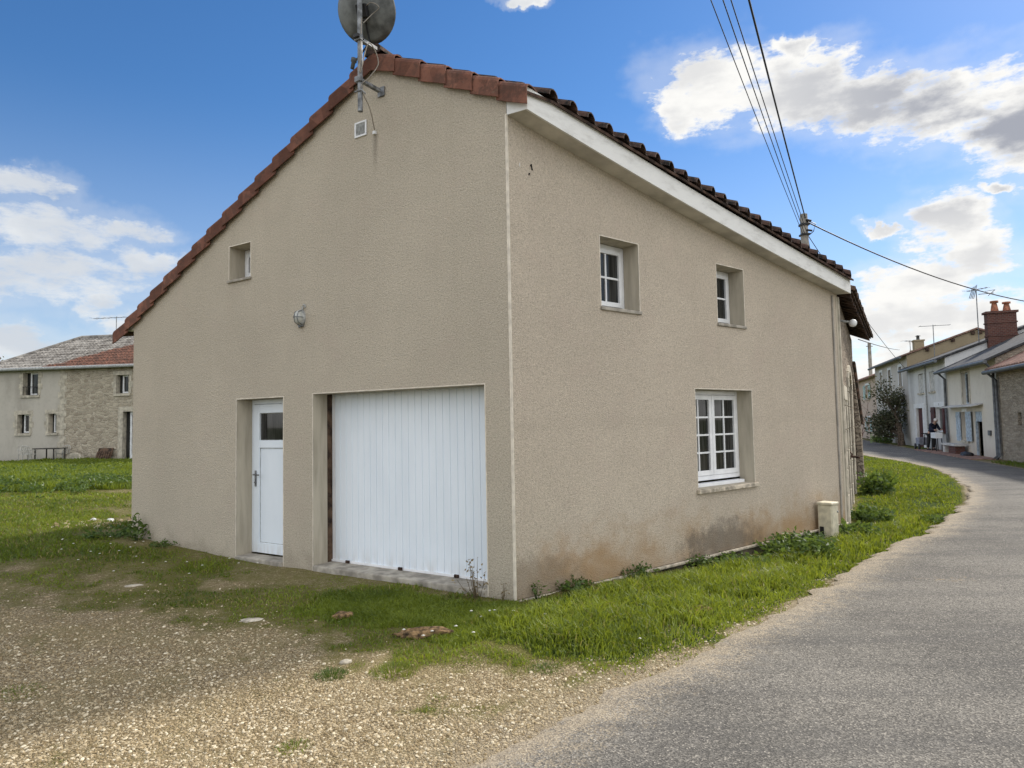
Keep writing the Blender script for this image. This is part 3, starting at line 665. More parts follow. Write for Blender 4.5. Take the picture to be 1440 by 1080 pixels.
tuft('broad grass tuft in the gravel below the dry clod', -.86, 4.84, .16, .085, 600, 32)
tuft('small grass tuft near the bottom edge of the gravel', -1.2, 3.74, .10, .05, 300, 33)
tuft('flat grass tuft at the left edge of the gravel', -3.3, 4.6, .2, .04, 500, 34)
tuft('sparse little grass tuft midway to the road', -.51, 4.36, .08, .035, 160, 35)
tuft('low grass tuft on the gravel close to the road edge', .2, 4.86, .13, .05, 380, 36, True)
weed('nettle', 'tall dark nettle against the left end of the gable wall', -5.5, 10.05, .46, .16, 9, .075, nl=12, seed=41)
weed('weed', 'low dark leafy weed at the left corner of the gable wall', -6.05, 10.35, .17, .42, 26, .06, nl=8, seed=42)
weed('weed', 'short leafy weed between the nettle and the white door', -4.95, 9.72, .11, .3, 16, .045, nl=7, seed=43)
weed('weed', 'dry wispy weed in front of the right side of the garage door', -.38, 6.82, .46, .13, 9, .035, M_DRY, M_DRY, nl=9, seed=44, upright=.9)
weed('weed', 'little weed at the foot of the pillar right of the garage door', -.13, 6.68, .2, .05, 3, .03, M_DRY, M_DRY, nl=7, seed=45)
weed('weed', 'thin weed just right of the corner edge', .2, 6.76, .2, .1, 5, .035, nl=9, seed=46)
weed('bramble', 'large leafy bramble beside the cream meter box', 3.75, 9.2, .36, .5, 64, .075, nl=11, seed=47)
weed('bramble', 'pale leafy bramble patch along the footing left of the slab', 2.75, 8.55, .17, .4, 34, .055, nl=9, seed=48)
weed('weed', 'leafy weed clump right of the meter box', 5.25, 10.55, .26, .32, 30, .08, nl=11, seed=49)
weed('weed', 'bushy weed at the foot of the old stone wall', 6.3, 12.2, .34, .4, 34, .09, nl=11, seed=50)
weed('weed', 'tall weed near the far end of the old stone wall', 8.1, 15.4, .55, .45, 34, .12, nl=12, seed=51)
weed('weed', 'weed tuft growing over the ledge right of the corner', 1.35, 7.72, .15, .22, 20, .045, nl=8, seed=52)
weed('weed', 'low weed in the verge in front of the slab', 1.35, 6.35, .1, .25, 22, .06, nl=6, seed=53)
weed('weed', 'upright stalk by the footing below the ground floor window', 2.05, 8.22, .26, .05, 3, .04, nl=10, seed=54)
weed('weed', 'dark leafy weed at the road side of the verge', 7.2, 11.9, .13, .35, 26, .06, nl=8, seed=55)

for k, (w_, o_, h_, sd_) in enumerate(((.7, .10, .13, 201), (2.9, .16, .16, 202), (4.7, .20, .20, 203), (5.5, .22, .18, 204))):
    q = (HC[0] + .7649 * w_ + .6441 * o_, HC[1] + .6441 * w_ - .7649 * o_)
    weed('weed', ('tiny leafy weed on the ledge near the corner of the street wall', 'leafy weed under the left side of the ground floor window', 'leafy weed under the right side of the ground floor window', 'leafy weed between the slab and the meter box')[k], *q, h_, .2, 22, .05, nl=8, seed=sd_)
# clod, slab, loose stones
def lump(name, label, cat, x_, y_, sx, sy, sz, rot, mat_, seed, rough=.35):
    bm = bmesh.new(); bmesh.ops.create_icosphere(bm, subdivisions=4, radius=1); r = random.Random(seed); o1, o2 = r.random() * 30, r.random() * 30
    for v in bm.verts:
        n_ = float(fbm(np.array(v.co.x * 1.7 + o1), np.array(v.co.y * 1.7 + v.co.z + o2), 4)); v.co *= 1 - rough + 2 * rough * n_
        v.co.x *= sx; v.co.y *= sy; v.co.z *= sz
    me = bpy.data.meshes.new(name); bm.to_mesh(me); bm.free(); me.materials.append(mat_)
    o = bpy.data.objects.new(name, me); COL.objects.link(o); o.location = (x_, y_, gz1(x_, y_) + sz * .3); o.rotation_euler = (0, 0, rot)
    return tag(o, label, cat, 'loose stones and clods on the ground' if cat == 'stone' else None)
M_CLOD = plain('dry_turf', (.20, .13, .065), .98, var=.55, scale=22, bump=1.0, bscale=70)
M_PALESTONE = plain('pale_stone', (.52, .47, .38), .95, var=.25, scale=14, bump=.6)
lump('turf_clod', 'long brown clod of dry turf lying on the grass before the garage', 'clod', -.76, 5.66, .21, .08, .05, .05, M_CLOD, 1, .5)
lump('stone', 'flat pale stone in the gravel left of the forecourt', 'stone', -2.35, 6.15, .10, .06, .014, .3, M_PALESTONE, 2)
lump('stone', 'grey lump of earth in the moss below the white door', 'stone', -1.55, 6.2, .1, .07, .04, .8, M_CLOD, 3)
lump('stone', 'small white stone on the gravel below the clod', 'stone', -1.24, 5.06, .045, .02, .02, .6, M_PALESTONE, 4)
lump('stone', 'white stone on the grass left of the gable corner', 'stone', -7.1, 12.1, .06, .05, .04, .2, M_WHITE, 5)
lump('stone', 'second white stone further left of the gable corner', 'stone', -7.45, 12.2, .05, .045, .035, .9, M_WHITE, 6)
lump('stone', 'broken pale stone in the grass in front of the mossy slab', 'stone', 2.85, 7.45, .16, .05, .04, .9, M_PALESTONE, 7)
lump('stone', 'brown earth clod in the verge close to the road', 'stone', 1.6, 6.1, .12, .08, .05, .4, M_CLOD, 8, .5)
lump('stone', 'flat stone at the left edge of the moss', 'stone', -4.2, 7.6, .09, .05, .013, .3, M_PALESTONE, 9)
M_SLAB = plain('mossy_concrete', (.25, .26, .17), .95, var=.3, scale=8, bump=.7)
mb = MB(); zs = gz1(2.9, 7.95) + .03; mb.prism([(2.62, 8.08), (2.70, 7.76), (3.08, 7.74), (3.14, 8.16)], zs - .06, zs + .035, lambda a, b, p: (a, b, p))
tag(mb.build('inspection_cover', M_SLAB, bevel=.012), 'mossy concrete slab lying in the grass by the wall footing', 'inspection cover')
px = np.concatenate([-6.95 + .5 * rng.standard_normal(160)]); py = np.concatenate([11.9 + .3 * rng.standard_normal(160)]); k = sd_poly(px, py, FOOT) < -.1
o = stones('rubble', px[k], py[k], .018 + .03 * rng.random(k.sum()), M_PEB, 9); tag(o, 'scatter of pale rubble at the left corner of the gable', 'rubble', kind='stuff')

# ------------------------------------------------------------------ the rendered house
HOUSE = empty('house', 'beige rendered two storey house with a white garage door in its gable', 'house', (HC[0], HC[1], 0), HR)
E2 = (.2952, .9554)
T1 = lambda s, d, z: (-s, d, z)
T2 = lambda a, d, z: (E2[0] * a - E2[1] * d, E2[1] * a + E2[0] * d, z)
E3 = (math.cos(R(94.72)), math.sin(R(94.72)))
T3 = lambda a, d, z: (2.097 + E3[0] * a - E3[1] * d, 6.785 + E3[1] * a + E3[0] * d, z)
AP = 1.786
def vb(x): return 5.81 - .498 * (-x - AP) if x < -AP else 5.81 - .49 * (x + AP)     # underside of the verge
DK = .15

def wall_strips(mb, T, a0, a1, zb, top, ops, brk=()):
    """flat wall with real openings; ops: (a0,a1,z0,z1)"""
    bs = sorted(set([a0, a1] + [o_[0] for o_ in ops] + [o_[1] for o_ in ops] + [b for b in brk if a0 < b < a1]))
    for p, q in zip(bs[:-1], bs[1:]):
        cuts = sorted([(o_[2], o_[3]) for o_ in ops if o_[0] <= p + 1e-6 and o_[1] >= q - 1e-6])
        z_ = zb
        for c0, c1 in cuts:
            if c0 > z_ + 1e-6: mb.quad(T(p, 0, z_), T(q, 0, z_), T(q, 0, c0), T(p, 0, c0))
            z_ = c1
        mb.quad(T(p, 0, z_), T(q, 0, z_), T(q, 0, top(q)), T(p, 0, top(p)))
def reveal(mb, T, a0, a1, z0, z1, d, bottom=True):
    mb.quad(T(a0, 0, z0), T(a0, d, z0), T(a0, d, z1), T(a0, 0, z1)); mb.quad(T(a1, 0, z0), T(a1, d, z0), T(a1, d, z1), T(a1, 0, z1))
    mb.quad(T(a0, 0, z1), T(a0, d, z1), T(a1, d, z1), T(a1, 0, z1))
    if bottom: mb.quad(T(a0, 0, z0), T(a0, d, z0), T(a1, d, z0), T(a1, 0, z0))
def trim(mb, T, a0, a1, z0, z1, w_=.011, o_=-.003, bottom=False):
    """thin plastic bead along the edges of an opening"""
    mb.box(a0 - w_, a0, o_, .004, z0, z1 + w_, T); mb.box(a1, a1 + w_, o_, .004, z0, z1 + w_, T); mb.box(a0, a1, o_, .004, z1, z1 + w_, T)
    if bottom: mb.box(a0, a1, o_, .004, z0 - w_, z0, T)
OP1 = [(.323, 2.845, -.02, 2.10), (3.39, 4.321, -.02, 2.084), (4.041, 4.492, 3.675, 4.151)]
OP2 = [(1.33, 1.992, 2.961, 3.783), (3.599, 4.254, 2.961, 3.775), (3.033, 4.357, .83, 2.096)]
mb = MB(); wall_strips(mb, T1, 0, 6.856, -.3, lambda s: vb(-s) + .06, OP1, (AP,))
gw = mb.build('gable_wall', M_GABLE, HOUSE)
mb = MB(); wall_strips(mb, T2, 0, 7.1, -.0, lambda a: 4.81 - .1483 * a, OP2)
mb.build('street_wall', M_STREET, HOUSE)
mb = MB()
mb.quad((-6.856, 0, -.3), (-6.856, 6.785, -.3), (-6.856, 6.785, vb(-6.856) + .06), (-6.856, 0, vb(-6.856) + .06))
mb.build('rear_wall', M_GABLE, HOUSE)
for T_, o_, d_, b_, z_ in ((T1, OP1[0], .22, False, .0), (T1, OP1[1], .24, False, .0), (T1, OP1[2], .24, True, 3.69), (T2, OP2[0], .23, True, 2.985), (T2, OP2[1], .23, True, 2.985), (T2, OP2[2], .23, True, .85)):
    mb = MB(); reveal(mb, T_, *o_, d_, b_); rv = mb.build('reveal', M_REVEAL, HOUSE)
    mb = MB(); trim(mb, T_, o_[0], o_[1], z_, o_[3]); mb.build('edge_trim', M_BEAD, rv)
mb = MB()
mb.box(-.006, .016, -.006, .004, .0, 4.80, T1); mb.box(-.006, .014, -.006, .004, -.0, 4.80, T2)
mb.build('corner_bead', M_BEAD, HOUSE)
mb = MB(); mb.box(7.04, 7.09, -.006, .0, -.1, 3.70, T2); mb.build('corner_bead', M_REVEAL, HOUSE)
mb = MB(); mb.box(6.88, 6.91, -.022, -.003, -.15, 3.7, T2); mb.build('conduit', M_POLE, HOUSE)
mb = MB(); mb.box(.0, 7.08, -.045, -.002, -.035, .0, T2); mb.build('footing_ledge', M_LEDGE, HOUSE, bevel=.01)
mb = MB(); mb.box(.0, 7.08, -.02, .1, -.5, -.036, T2); mb.build('footing', M_FOOT, HOUSE)

# soffit box, fascia
def T2x(a, off, z): return (E2[0] * a + off, E2[1] * a, z)
mb = MB(); L_ = 7.1
so = lambda a: 4.792 - .1483 * a - .055 * 4 * (a / L_) * (1 - a / L_)
o0, o1 = .245, .215
n_ = 24
for i in range(n_):
    a, b = -.0 + L_ * i / n_, L_ * (i + 1) / n_; oa, ob = o0 + (o1 - o0) * i / n_, o0 + (o1 - o0) * (i + 1) / n_
    mb.quad(T2x(a, .0, so(a)), T2x(a, oa, so(a) - .005), T2x(b, ob, so(b) - .005), T2x(b, .0, so(b)))
mb.build('soffit', M_SOFFIT, HOUSE)
mb = MB()
A0, A1 = (T2x(0, o0, so(0) - .006)), (T2x(L_, o1, so(L_) - .006))
hf = .232
def fas(a): f = a / L_; x0, y0, z0 = [A0[k] + (A1[k] - A0[k]) * f for k in range(3)]; return x0, y0, z0
nf_ = 18
for i in range(nf_):
    p, q = L_ * i / nf_, L_ * (i + 1) / nf_; x0, y0, z0 = fas(p); x1, y1, z1 = fas(q)
    z0 = so(p) - .006; z1 = so(q) - .006
    vs = [(x0, y0, z0), (x1, y1, z1), (x1, y1, z1 + hf), (x0, y0, z0 + hf)]
    mb.add(vs + [(v[0] - .022, v[1] + .006, v[2]) for v in vs], [(0, 1, 2, 3), (7, 6, 5, 4), (0, 4, 5, 1), (1, 5, 6, 2), (2, 6, 7, 3), (3, 7, 4, 0)])
mb.build('fascia', M_FASCIA, HOUSE, recalc=False)
mb = MB()
mb.quad(T2x(0, .004, so(0)), T2x(0, o0, so(0) - .005), T2x(0, o0, so(0) + hf), T2x(0, .004, so(0) + hf + .05))
mb.build('soffit_end', M_FASCIA, HOUSE); mb = MB()
mb.quad(T2x(L_, .0, so(L_)), T2x(L_, o1, so(L_) - .005), T2x(L_, o1, so(L_) + hf), T2x(L_, .0, so(L_) + hf + .05))
mb.build('soffit_end', M_FASCIA, HOUSE)
mb = MB(); mb.box(6.858, 7.09, .02, 6.7, 3.245, 3.43, T1); mb.build('rear_fascia', M_FASCIA, HOUSE)

# roof deck, roman tiles
XE = lambda y_: .275 + .309 * y_                # oblique eave over the street wall
XO = lambda y_: 2.33 - .054 * (y_ - 6.785)     # eave of the old house
DZ = lambda y_: -.16 - .024 * (y_ - 6.785)       # the old roof has sagged below the new one
def deck(mb, y0, y1, xe, xw=-7.33, dz_=lambda y_: 0):
    n_ = 20
    for i in range(n_):
        a, b = y0 + (y1 - y0) * i / n_, y0 + (y1 - y0) * (i + 1) / n_
        z = lambda x, y_=0: vb(x) + DK + dz_(y_)
        for (p0, p1, q0, q1) in ((-AP, xe(a), -AP, xe(b)), (xw, -AP, xw, -AP)):
            for dz in (0, -.03): mb.quad((p0, a, z(p0, a) + dz), (p1, a, z(p1, a) + dz), (q1, b, z(q1, b) + dz), (q0, b, z(q0, b) + dz))
        mb.quad((xe(a), a, z(xe(a), a)), (xe(b), b, z(xe(b), b)), (xe(b), b, z(xe(b), b) - .03), (xe(a), a, z(xe(a), a) - .03))
def arc_tile(mb, x0, x1, yc, r0, r1, z0, z1, lift, up, th=.014, seg=6):
    """one cover (up) or channel tile running from (x0,z0) down to (x1,z1)"""
    vs = []
    for (x_, z_, r_) in ((x0, z0, r0), (x1, z1 + lift, r1)):
        for rr in (r_, r_ - th):
            for k in range(seg + 1):
                a = math.pi * k / seg; h_ = math.sin(a) * rr * .9
                vs.append((x_, yc + math.cos(a) * rr, z_ + (h_ if up else r_ - h_)))
    m_ = seg + 1; fs = []
    for k in range(seg):
        fs.append((k, k + 1, 2 * m_ + k + 1, 2 * m_ + k)); fs.append((m_ + k, m_ + k + 1, 3 * m_ + k + 1, 3 * m_ + k)); fs.append((2 * m_ + k, 2 * m_ + k + 1, 3 * m_ + k + 1, 3 * m_ + k))
    mb.add(vs, fs, False)
def tiles(mb, y0, y1, xe, pitch, left=True, step=.34, seed=1, dz_=lambda y_: 0):
    r = random.Random(seed); y_ = y0 + pitch * .5
    while y_ < y1:
        e_ = xe(y_) + .035 + .02 * r.random(); x_ = e_; first = True
        while x_ > -AP + .02:
            xu = max(-AP, x_ - step - .05); zf = lambda v: vb(v) + DK + dz_(y_)
            j = .008 * (r.random() - .5)
            arc_tile(mb, xu, x_, y_ + j, .078, .094, zf(xu) + .0, zf(x_) + .004, .018 + .006 * r.random(), True)
            if first: arc_tile(mb, xu, x_ - .01, y_ + pitch * .5, .07, .075, zf(xu), zf(x_), .0, False)
            x_ -= step; first = False
        if left:
            x_ = -7.36
            while x_ < -AP - .02:
                xu = min(-AP, x_ + step + .05); zf = lambda v: vb(v) + DK + dz_(y_)
                arc_tile(mb, xu, x_, y_, .078, .094, zf(xu), zf(x_) + .004, .018, True, seg=5)
                x_ += step
        y_ += pitch
DH = lambda y_: .055 * min(1, max(0, y_) / .22) * (1 - .45 * y_ / 6.78)
mb = MB(); deck(mb, -.03, 6.76, XE, dz_=DH)
ROOF = mb.build('roof', M_UNDER, HOUSE)
mb = MB(); tiles(mb, .14, 6.76, XE, .262, dz_=DH); mb.build('roof_tiles', M_TILE, ROOF)
mb = MB(); y_ = -.05; i = 0
while y_ < 6.7:
    seg = 8; pr = []
    for (yy, rr) in ((y_, .115), (y_ + .40, .10)):
        pr.append([(-AP + math.cos(math.pi * k / seg) * rr * 1.15, yy, 5.81 + DK + .02 + math.sin(math.pi * k / seg) * rr) for k in range(seg + 1)])
    vs = pr[0] + pr[1] + [(p[0], p[1], p[2] - .018) for p in pr[0]]
    mb.add(vs, [(k, k + 1, seg + 2 + k, seg + 1 + k) for k in range(seg)] + [(k, k + 1, 2 * seg + 3 + k, 2 * seg + 2 + k) for k in range(seg)] + ([tuple(range(2 * seg + 2, 3 * seg + 3))] if i == 0 else []))
    y_ += .36; i += 1
mb.build('ridge_tile', M_TILE, ROOF)

# verge tiles: an L-shaped clay tile, each lapping the one below
def verge_profile():
    outer = [(-.062, .0), (-.062, .165), (-.045, .20), (.0, .222), (.06, .226), (.16, .20)]
    inner = [(.16, .186), (.06, .210), (.0, .206), (-.034, .188), (-.046, .16), (-.046, .0)]
    return outer + inner
VP = verge_profile()
def verge_tile(xa, xb, k):
    """xa upper end, xb lower end (house x); lower end stands proud"""
    mb = MB(); vs = []; r = random.Random(k)
    d = Vector((xb - xa, 0, vb(xb) - vb(xa))).normalized(); ext = .045
    pb = Vector((xb, 0, vb(xb))) + d * .0; pa = Vector((xa, 0, vb(xa))) - d * ext
    j = .006 * (r.random() - .5)
    for P, lift, o_ in ((pa, -.016, .010), (pb, .020 + j, -.014 + j)):
        for (yy, zz) in VP: vs.append((P.x, yy + o_, P.z + zz - .015 + lift))
    n_ = len(VP); fs = [tuple(range(n_)), tuple(range(2 * n_ - 1, n_ - 1, -1))] + [(i, (i + 1) % n_, n_ + (i + 1) % n_, n_ + i) for i in range(n_)]
    mb.add(vs, fs); mb.build('verge_tile', M_VERGE, ROOF, bevel=.004)
js = [-AP - .06, -1.434, -1.064, -.713, -.371, -.047, .285]; js[0] = -1.80
for k in range(len(js) - 1): verge_tile(js[k], js[k + 1], k)
nL = 16; js = [-AP - .0 - (7.335 - AP) * k / nL for k in range(nL + 1)]
for k in range(nL): verge_tile(js[k], js[k + 1], 20 + k)

# windows of the house
def window(T, parent, a0, a1, z0, z1, d, cols, rows, fr=.055, sash=.05, casements=1, mf=M_PVC, bar=.024, curtain=False):
    mb = MB(); mb.box(a0, a0 + fr, d, d + .07, z0, z1, T); mb.box(a1 - fr, a1, d, d + .07, z0, z1, T)
    mb.box(a0 + fr, a1 - fr, d, d + .07, z1 - fr, z1, T); mb.box(a0 + fr, a1 - fr, d - .012, d + .07, z0, z0 + fr, T)
    f = mb.build('window', mf, parent, bevel=.005)
    iw = (a1 - a0 - 2 * fr) / casements
    for c in range(casements):
        b0 = a0 + fr + iw * c + .003; b1 = b0 + iw - .006; y0, y1 = z0 + fr + .003, z1 - fr - .003
        mb = MB(); mb.box(b0, b0 + sash, d - .02, d + .035, y0, y1, T); mb.box(b1 - sash, b1, d - .02, d + .035, y0, y1, T)
        mb.box(b0 + sash, b1 - sash, d - .02, d + .035, y1 - sash, y1, T); mb.box(b0 + sash, b1 - sash, d - .02, d + .035, y0, y0 + sash * 1.1, T)
        g0, g1, h0, h1 = b0 + sash, b1 - sash, y0 + sash * 1.1, y1 - sash
        for k in range(1, cols): m_ = g0 + (g1 - g0) * k / cols; mb.box(m_ - bar / 2, m_ + bar / 2, d - .008, d + .024, h0, h1, T)
        for k in range(1, rows):
            m_ = h0 + (h1 - h0) * k / rows
            for q in range(cols):
                u0 = g0 + (g1 - g0) * q / cols + (bar / 2 if q else 0); u1_ = g0 + (g1 - g0) * (q + 1) / cols - (bar / 2 if q < cols - 1 else 0)
                mb.box(u0, u1_, d - .0075, d + .0235, m_ - bar / 2, m_ + bar / 2, T)
        mb.build('sash', mf, f, bevel=.003)
        mb = MB(); mb.box(g0 - .005, g1 + .005, d + .008, d + .014, h0 - .005, h1 + .005, T); mb.build('pane', M_GLASS, f)
    return f
def sill(T, parent, a0, a1, z0, z1, out_, d, mat_=M_CONC):
    mb = MB(); mb.box(a0, a1, -out_, d, z0, z1, T); return mb.build('sill', mat_, parent, bevel=.008)
f = window(T2, HOUSE, 1.334, 1.988, 2.99, 3.78, .225, 2, 2); sill(T2, f, 1.315, 2.01, 2.945, 2.985, .025, .224)
f = window(T2, HOUSE, 3.603, 4.25, 2.99, 3.772, .225, 2, 2); sill(T2, f, 3.585, 4.275, 2.945, 2.985, .025, .224)
f = window(T2, HOUSE, 3.037, 4.353, .90, 2.093, .225, 2, 4, casements=2, fr=.06, sash=.06)
sill(T2, f, 3.0, 4.395, .775, .828, .05, .17, M_LEDGE)
mb = MB(); mb.box(3.04, 4.30, .12, .224, .83, .875, T2); mb.build('sill', M_PVC, f, bevel=.006)
f = window(T1, HOUSE, 4.045, 4.488, 3.705, 4.147, .235, 1, 1); sill(T1, f, 4.02, 4.515, 3.655, 3.69, .03, .234, M_CONC)

# white entrance door
mb = MB(); D0 = .235
mb.box(4.262, 4.318, D0, D0 + .07, .06, 2.08, T1); mb.box(3.393, 3.45, D0, D0 + .07, .06, 2.08, T1); mb.box(3.45, 4.262, D0, D0 + .07, 2.02, 2.08, T1)
DR = mb.build('door', M_PVCDOOR, HOUSE, bevel=.004)
mb = MB()
mb.box(4.138, 4.258, D0 - .02, D0 + .04, .068, 2.016, T1); mb.box(3.454, 3.575, D0 - .02, D0 + .04, .068, 2.016, T1)
mb.box(3.575, 4.138, D0 - .02, D0 + .04, 1.90, 2.016, T1); mb.box(3.575, 4.138, D0 - .02, D0 + .04, 1.44, 1.54, T1); mb.box(3.575, 4.138, D0 - .02, D0 + .04, .068, .20, T1)
mb.build('leaf_frame', M_PVCDOOR, DR, bevel=.005)
mb = MB(); mb.box(3.57, 4.143, D0 + .0, D0 + .025, .195, 1.445, T1); mb.build('panel', M_PVCDOOR, DR)
mb = MB(); mb.box(3.57, 4.143, D0 + .004, D0 + .012, 1.535, 1.905, T1); mb.build('pane', M_GLASS, DR)
mb = MB(); mb.box(4.19, 4.222, D0 - .03, D0 - .0205, .93, 1.14, T1); mb.tube([T1(4.206, D0 - .03, 1.09), T1(4.206, D0 - .065, 1.09), T1(4.09, D0 - .065, 1.085)], .009, 8)
mb.build('handle', M_STEEL, DR); mb = MB()
for (a0, a1, z0, z1, yy) in ((3.575, 4.138, .20, 1.44, -.0015), (3.575, 4.138, 1.54, 1.90, .002)):
    g_ = .007; y0 = D0 + yy; mb.box(a0, a0 + g_, y0, D0 + .02, z0, z1, T1); mb.box(a1 - g_, a1, y0, D0 + .02, z0, z1, T1); mb.box(a0 + g_, a1 - g_, y0, D0 + .02, z0, z0 + g_, T1); mb.box(a0 + g_, a1 - g_, y0, D0 + .02, z1 - g_, z1, T1)
mb.box(4.257, 4.263, D0 - .003, D0 + .02, .07, 2.02, T1); mb.build('gap_shade', M_GREY, DR); mb = MB()  # grey strips put in as the shade lines of the door's gaps
mb.lathe([(.001, .012), (.012, .012), (.012, 0)], T1(4.206, D0 - .03, .985), 10, (0, -1, 0)); mb.build('lock', M_STEEL, DR)
mb = MB(); mb.box(3.392, 4.319, -.02, .234, -.25, .048, T1); mb.build('doorstep', M_CONC, HOUSE, bevel=.012)

# white garage door with vertical planks
mb = MB(); nP = 25; g0, g1 = .30, 2.80; gd_ = .30
pw = (g1 - g0) / nP; prof = []
for i in range(nP):
    a = g0 + pw * i; big = (i % 9 == 4)
    prof += [(a + .004, gd_ + .008), (a + .008, gd_), (a + pw - .008, gd_), (a + pw - .004, gd_ + .008)]
vs = [T1(a, d, z) for z in (.085, 2.14) for a, d in prof]; m_ = len(prof)
mb.add(vs, [(i, i + 1, m_ + i + 1, m_ + i) for i in range(m_ - 1)])
GD = mb.build('garage_door', M_PVCDOOR, HOUSE, recalc=False)
mb = MB(); mb.box(2.80, 2.845, .302, .36, .06, 2.12, T1); mb.box(.28, 2.845, .285, .34, .065, .088, T1); mb.build('door_rail', M_PVC, GD)
mb = MB(); mb.box(2.846, 2.9, .222, .36, .03, 2.12, T1); mb.box(2.8, 2.845, .31, .33, .09, 2.1, T1); mb.box(.2, 2.9, .225, .28, 2.102, 2.16, T1); mb.build('jamb', M_WOODFRAME, GD)
for a in (2.56, 1.72, .92): mb = MB(); mb.box(a - .03, a + .03, .262, .284, .066, .10, T1); mb.build('roller_bracket', M_IRON, GD, bevel=.006)
mb = MB(); mb.box(.325, 2.843, -.015, .40, -.3, .064, T1); mb.build('garage_sill', M_CONC, HOUSE, bevel=.012)
# vent, cable hole, wall marks
mb = MB(); T = T1; a0, a1, z0, z1 = 1.922, 2.112, 5.065, 5.247; t_ = .022
mb.box(a0, a1, -.014, -.002, z1 - t_, z1, T); mb.box(a0, a1, -.014, -.002, z0, z0 + t_, T); mb.box(a0, a0 + t_, -.014, -.002, z0 + t_, z1 - t_, T); mb.box(a1 - t_, a1, -.014, -.002, z0 + t_, z1 - t_, T)
VN = mb.build('vent', M_WHITE, HOUSE, bevel=.003)
mb = MB()
for k in range(10): zz = z0 + t_ + .0138 * k; mb.box(a0 + t_, a1 - t_, -.009, -.003, zz, zz + .009, T)
mb.build('grille', M_GREY, VN)
mb = MB(); mb.box(.06, .066, -.004, -.001, 4.30, 4.34, lambda a, d, z: T2(a + .1, d, z)); mb.build('paint_chip', M_WHITE, HOUSE)
mb = MB(); mb.tube([T2(.31, -.002, 4.34), T2(.315, -.006, 4.36), T2(.33, -.004, 4.30)], .008, 6); mb.build('hole', M_DARKHOLE, HOUSE); mb = MB(); mb.tube([T2(.285, -.002, 4.24), T2(.29, -.006, 4.26)], .008, 6); mb.build('hole', M_DARKHOLE, HOUSE)

# bulkhead wall lamp
LP = empty('wall_lamp', 'small grey oval bulkhead lamp on the gable wall above the garage', 'wall lamp', (*h2w(-3.036, 0), 3.045), HR)
mb = MB()
ell = lambda rx_, rz_, d, n_=20: [(rx_ * math.cos(2 * math.pi * k / n_), d, rz_ * math.sin(2 * math.pi * k / n_)) for k in range(n_)]
def loft(mb, rings):
    n_ = len(rings[0]); vs = [p for r_ in rings for p in r_]
    mb.add(vs, [(i * n_ + k, i * n_ + (k + 1) % n_, (i + 1) * n_ + (k + 1) % n_, (i + 1) * n_ + k) for i in range(len(rings) - 1) for k in range(n_)], True); mb.add(rings[-1], [tuple(range(n_))])
loft(mb, [ell(.065, .10, 0), ell(.065, .10, -.03), ell(.058, .092, -.04)]); mb.build('lamp_base', M_GREY, LP)
mb = MB(); loft(mb, [ell(.055, .088, -.038), ell(.052, .082, -.07), ell(.035, .06, -.095), ell(.012, .02, -.105)])
mb.build('lamp_glass', mat('frosted_glass', lambda N: ((.42, .43, .40), None), .25, spec=.6), LP)
mb = MB()
for a in (-.03, .03): mb.tube([(a, -.03, .09), (a, -.085, .065), (a, -.108, 0), (a, -.085, -.065), (a, -.03, -.09)], .005, 6)
mb.tube([(-.06, -.03, 0), (-.045, -.09, 0), (0, -.112, 0), (.045, -.09, 0), (.06, -.03, 0)], .005, 6); mb.tube([(-.06, -.012, -.07), (-.02, -.03, -.115), (.04, -.02, -.1)], .012, 6)
mb.build('lamp_guard', M_STEEL, LP)
mb = MB(); mb.tube([(.02, -.012, .10), (.03, -.02, .135), (.045, -.02, .155), (.062, -.012, .15), (.065, -.005, .12)], .011, 8); mb.build('lamp_cable', M_GREY, LP)

# satellite dish on its mast
SD = empty('satellite_dish', 'grey satellite dish on a steel mast bracketed to the gable peak', 'satellite dish', (*h2w(-1.685, -.34), 5.15), HR)
mb = MB(); mb.tube([(0, 0, 0), (0, 0, 2.3)], .028, 12); mb.build('mast', M_STEEL, SD)
mb = MB()
mb.box(-.022, .022, -.034, .30, .335, .375); mb.box(-.045, .045, -.045, .0, .325, .385); mb.box(-.05, .05, .32, .337, .30, .41)
mb.build('bracket', M_STEEL, SD, bevel=.004); mb = MB(); mb.box(-.022, .022, -.034, .25, .80, .84); mb.box(-.045, .045, -.045, .0, .79, .85)
mb.build('bracket', M_STEEL, SD, bevel=.004); mb = MB(); mb.tube([(-.05, -.03, .22), (.05, -.03, .22), (.06, .02, .19)], .010, 6)
mb.build('clamp', M_STEEL, SD)
dn = Vector((-.28, .80, .42)).normalized(); dc = Vector((-.07, .14, 1.24))
mb = MB(); rd_ = .345
mb.lathe([(.001, 0), (rd_ * .3, .006), (rd_ * .6, .026), (rd_ * .85, .052), (rd_, .075), (rd_ + .006, .070), (rd_ * .85, .040), (rd_ * .6, .014), (rd_ * .3, -.008), (.001, -.012)], dc, 36, dn)
DO = mb.build('reflector', M_DISH, SD)
mb = MB(); q = dn.to_track_quat('Y', 'Z').to_matrix()
def TD(a, b, c): return tuple(dc + q @ Vector((a, b, c)))
mb.box(-.06, .06, -.10, -.012, -.075, .06, TD); mb.tube([TD(-.05, -.08, -.10), TD(.05, -.08, -.10)], .012, 6); mb.build('mount', M_BLACK, SD, bevel=.006); mb = MB(); mb.box(-.04, .04, -.05, .05, -.24, -.2, lambda a, b, c: (a, b - .02, c + 1.05)); mb.build('clamp', M_BLACK, SD, bevel=.006)
mb = MB(); tip = (-.21, .10, .64); mb.tube([TD(0, -.02, -.12), TD(0, .0, -.32), tip], .013, 8); AR = mb.build('arm', M_BLACK, SD)
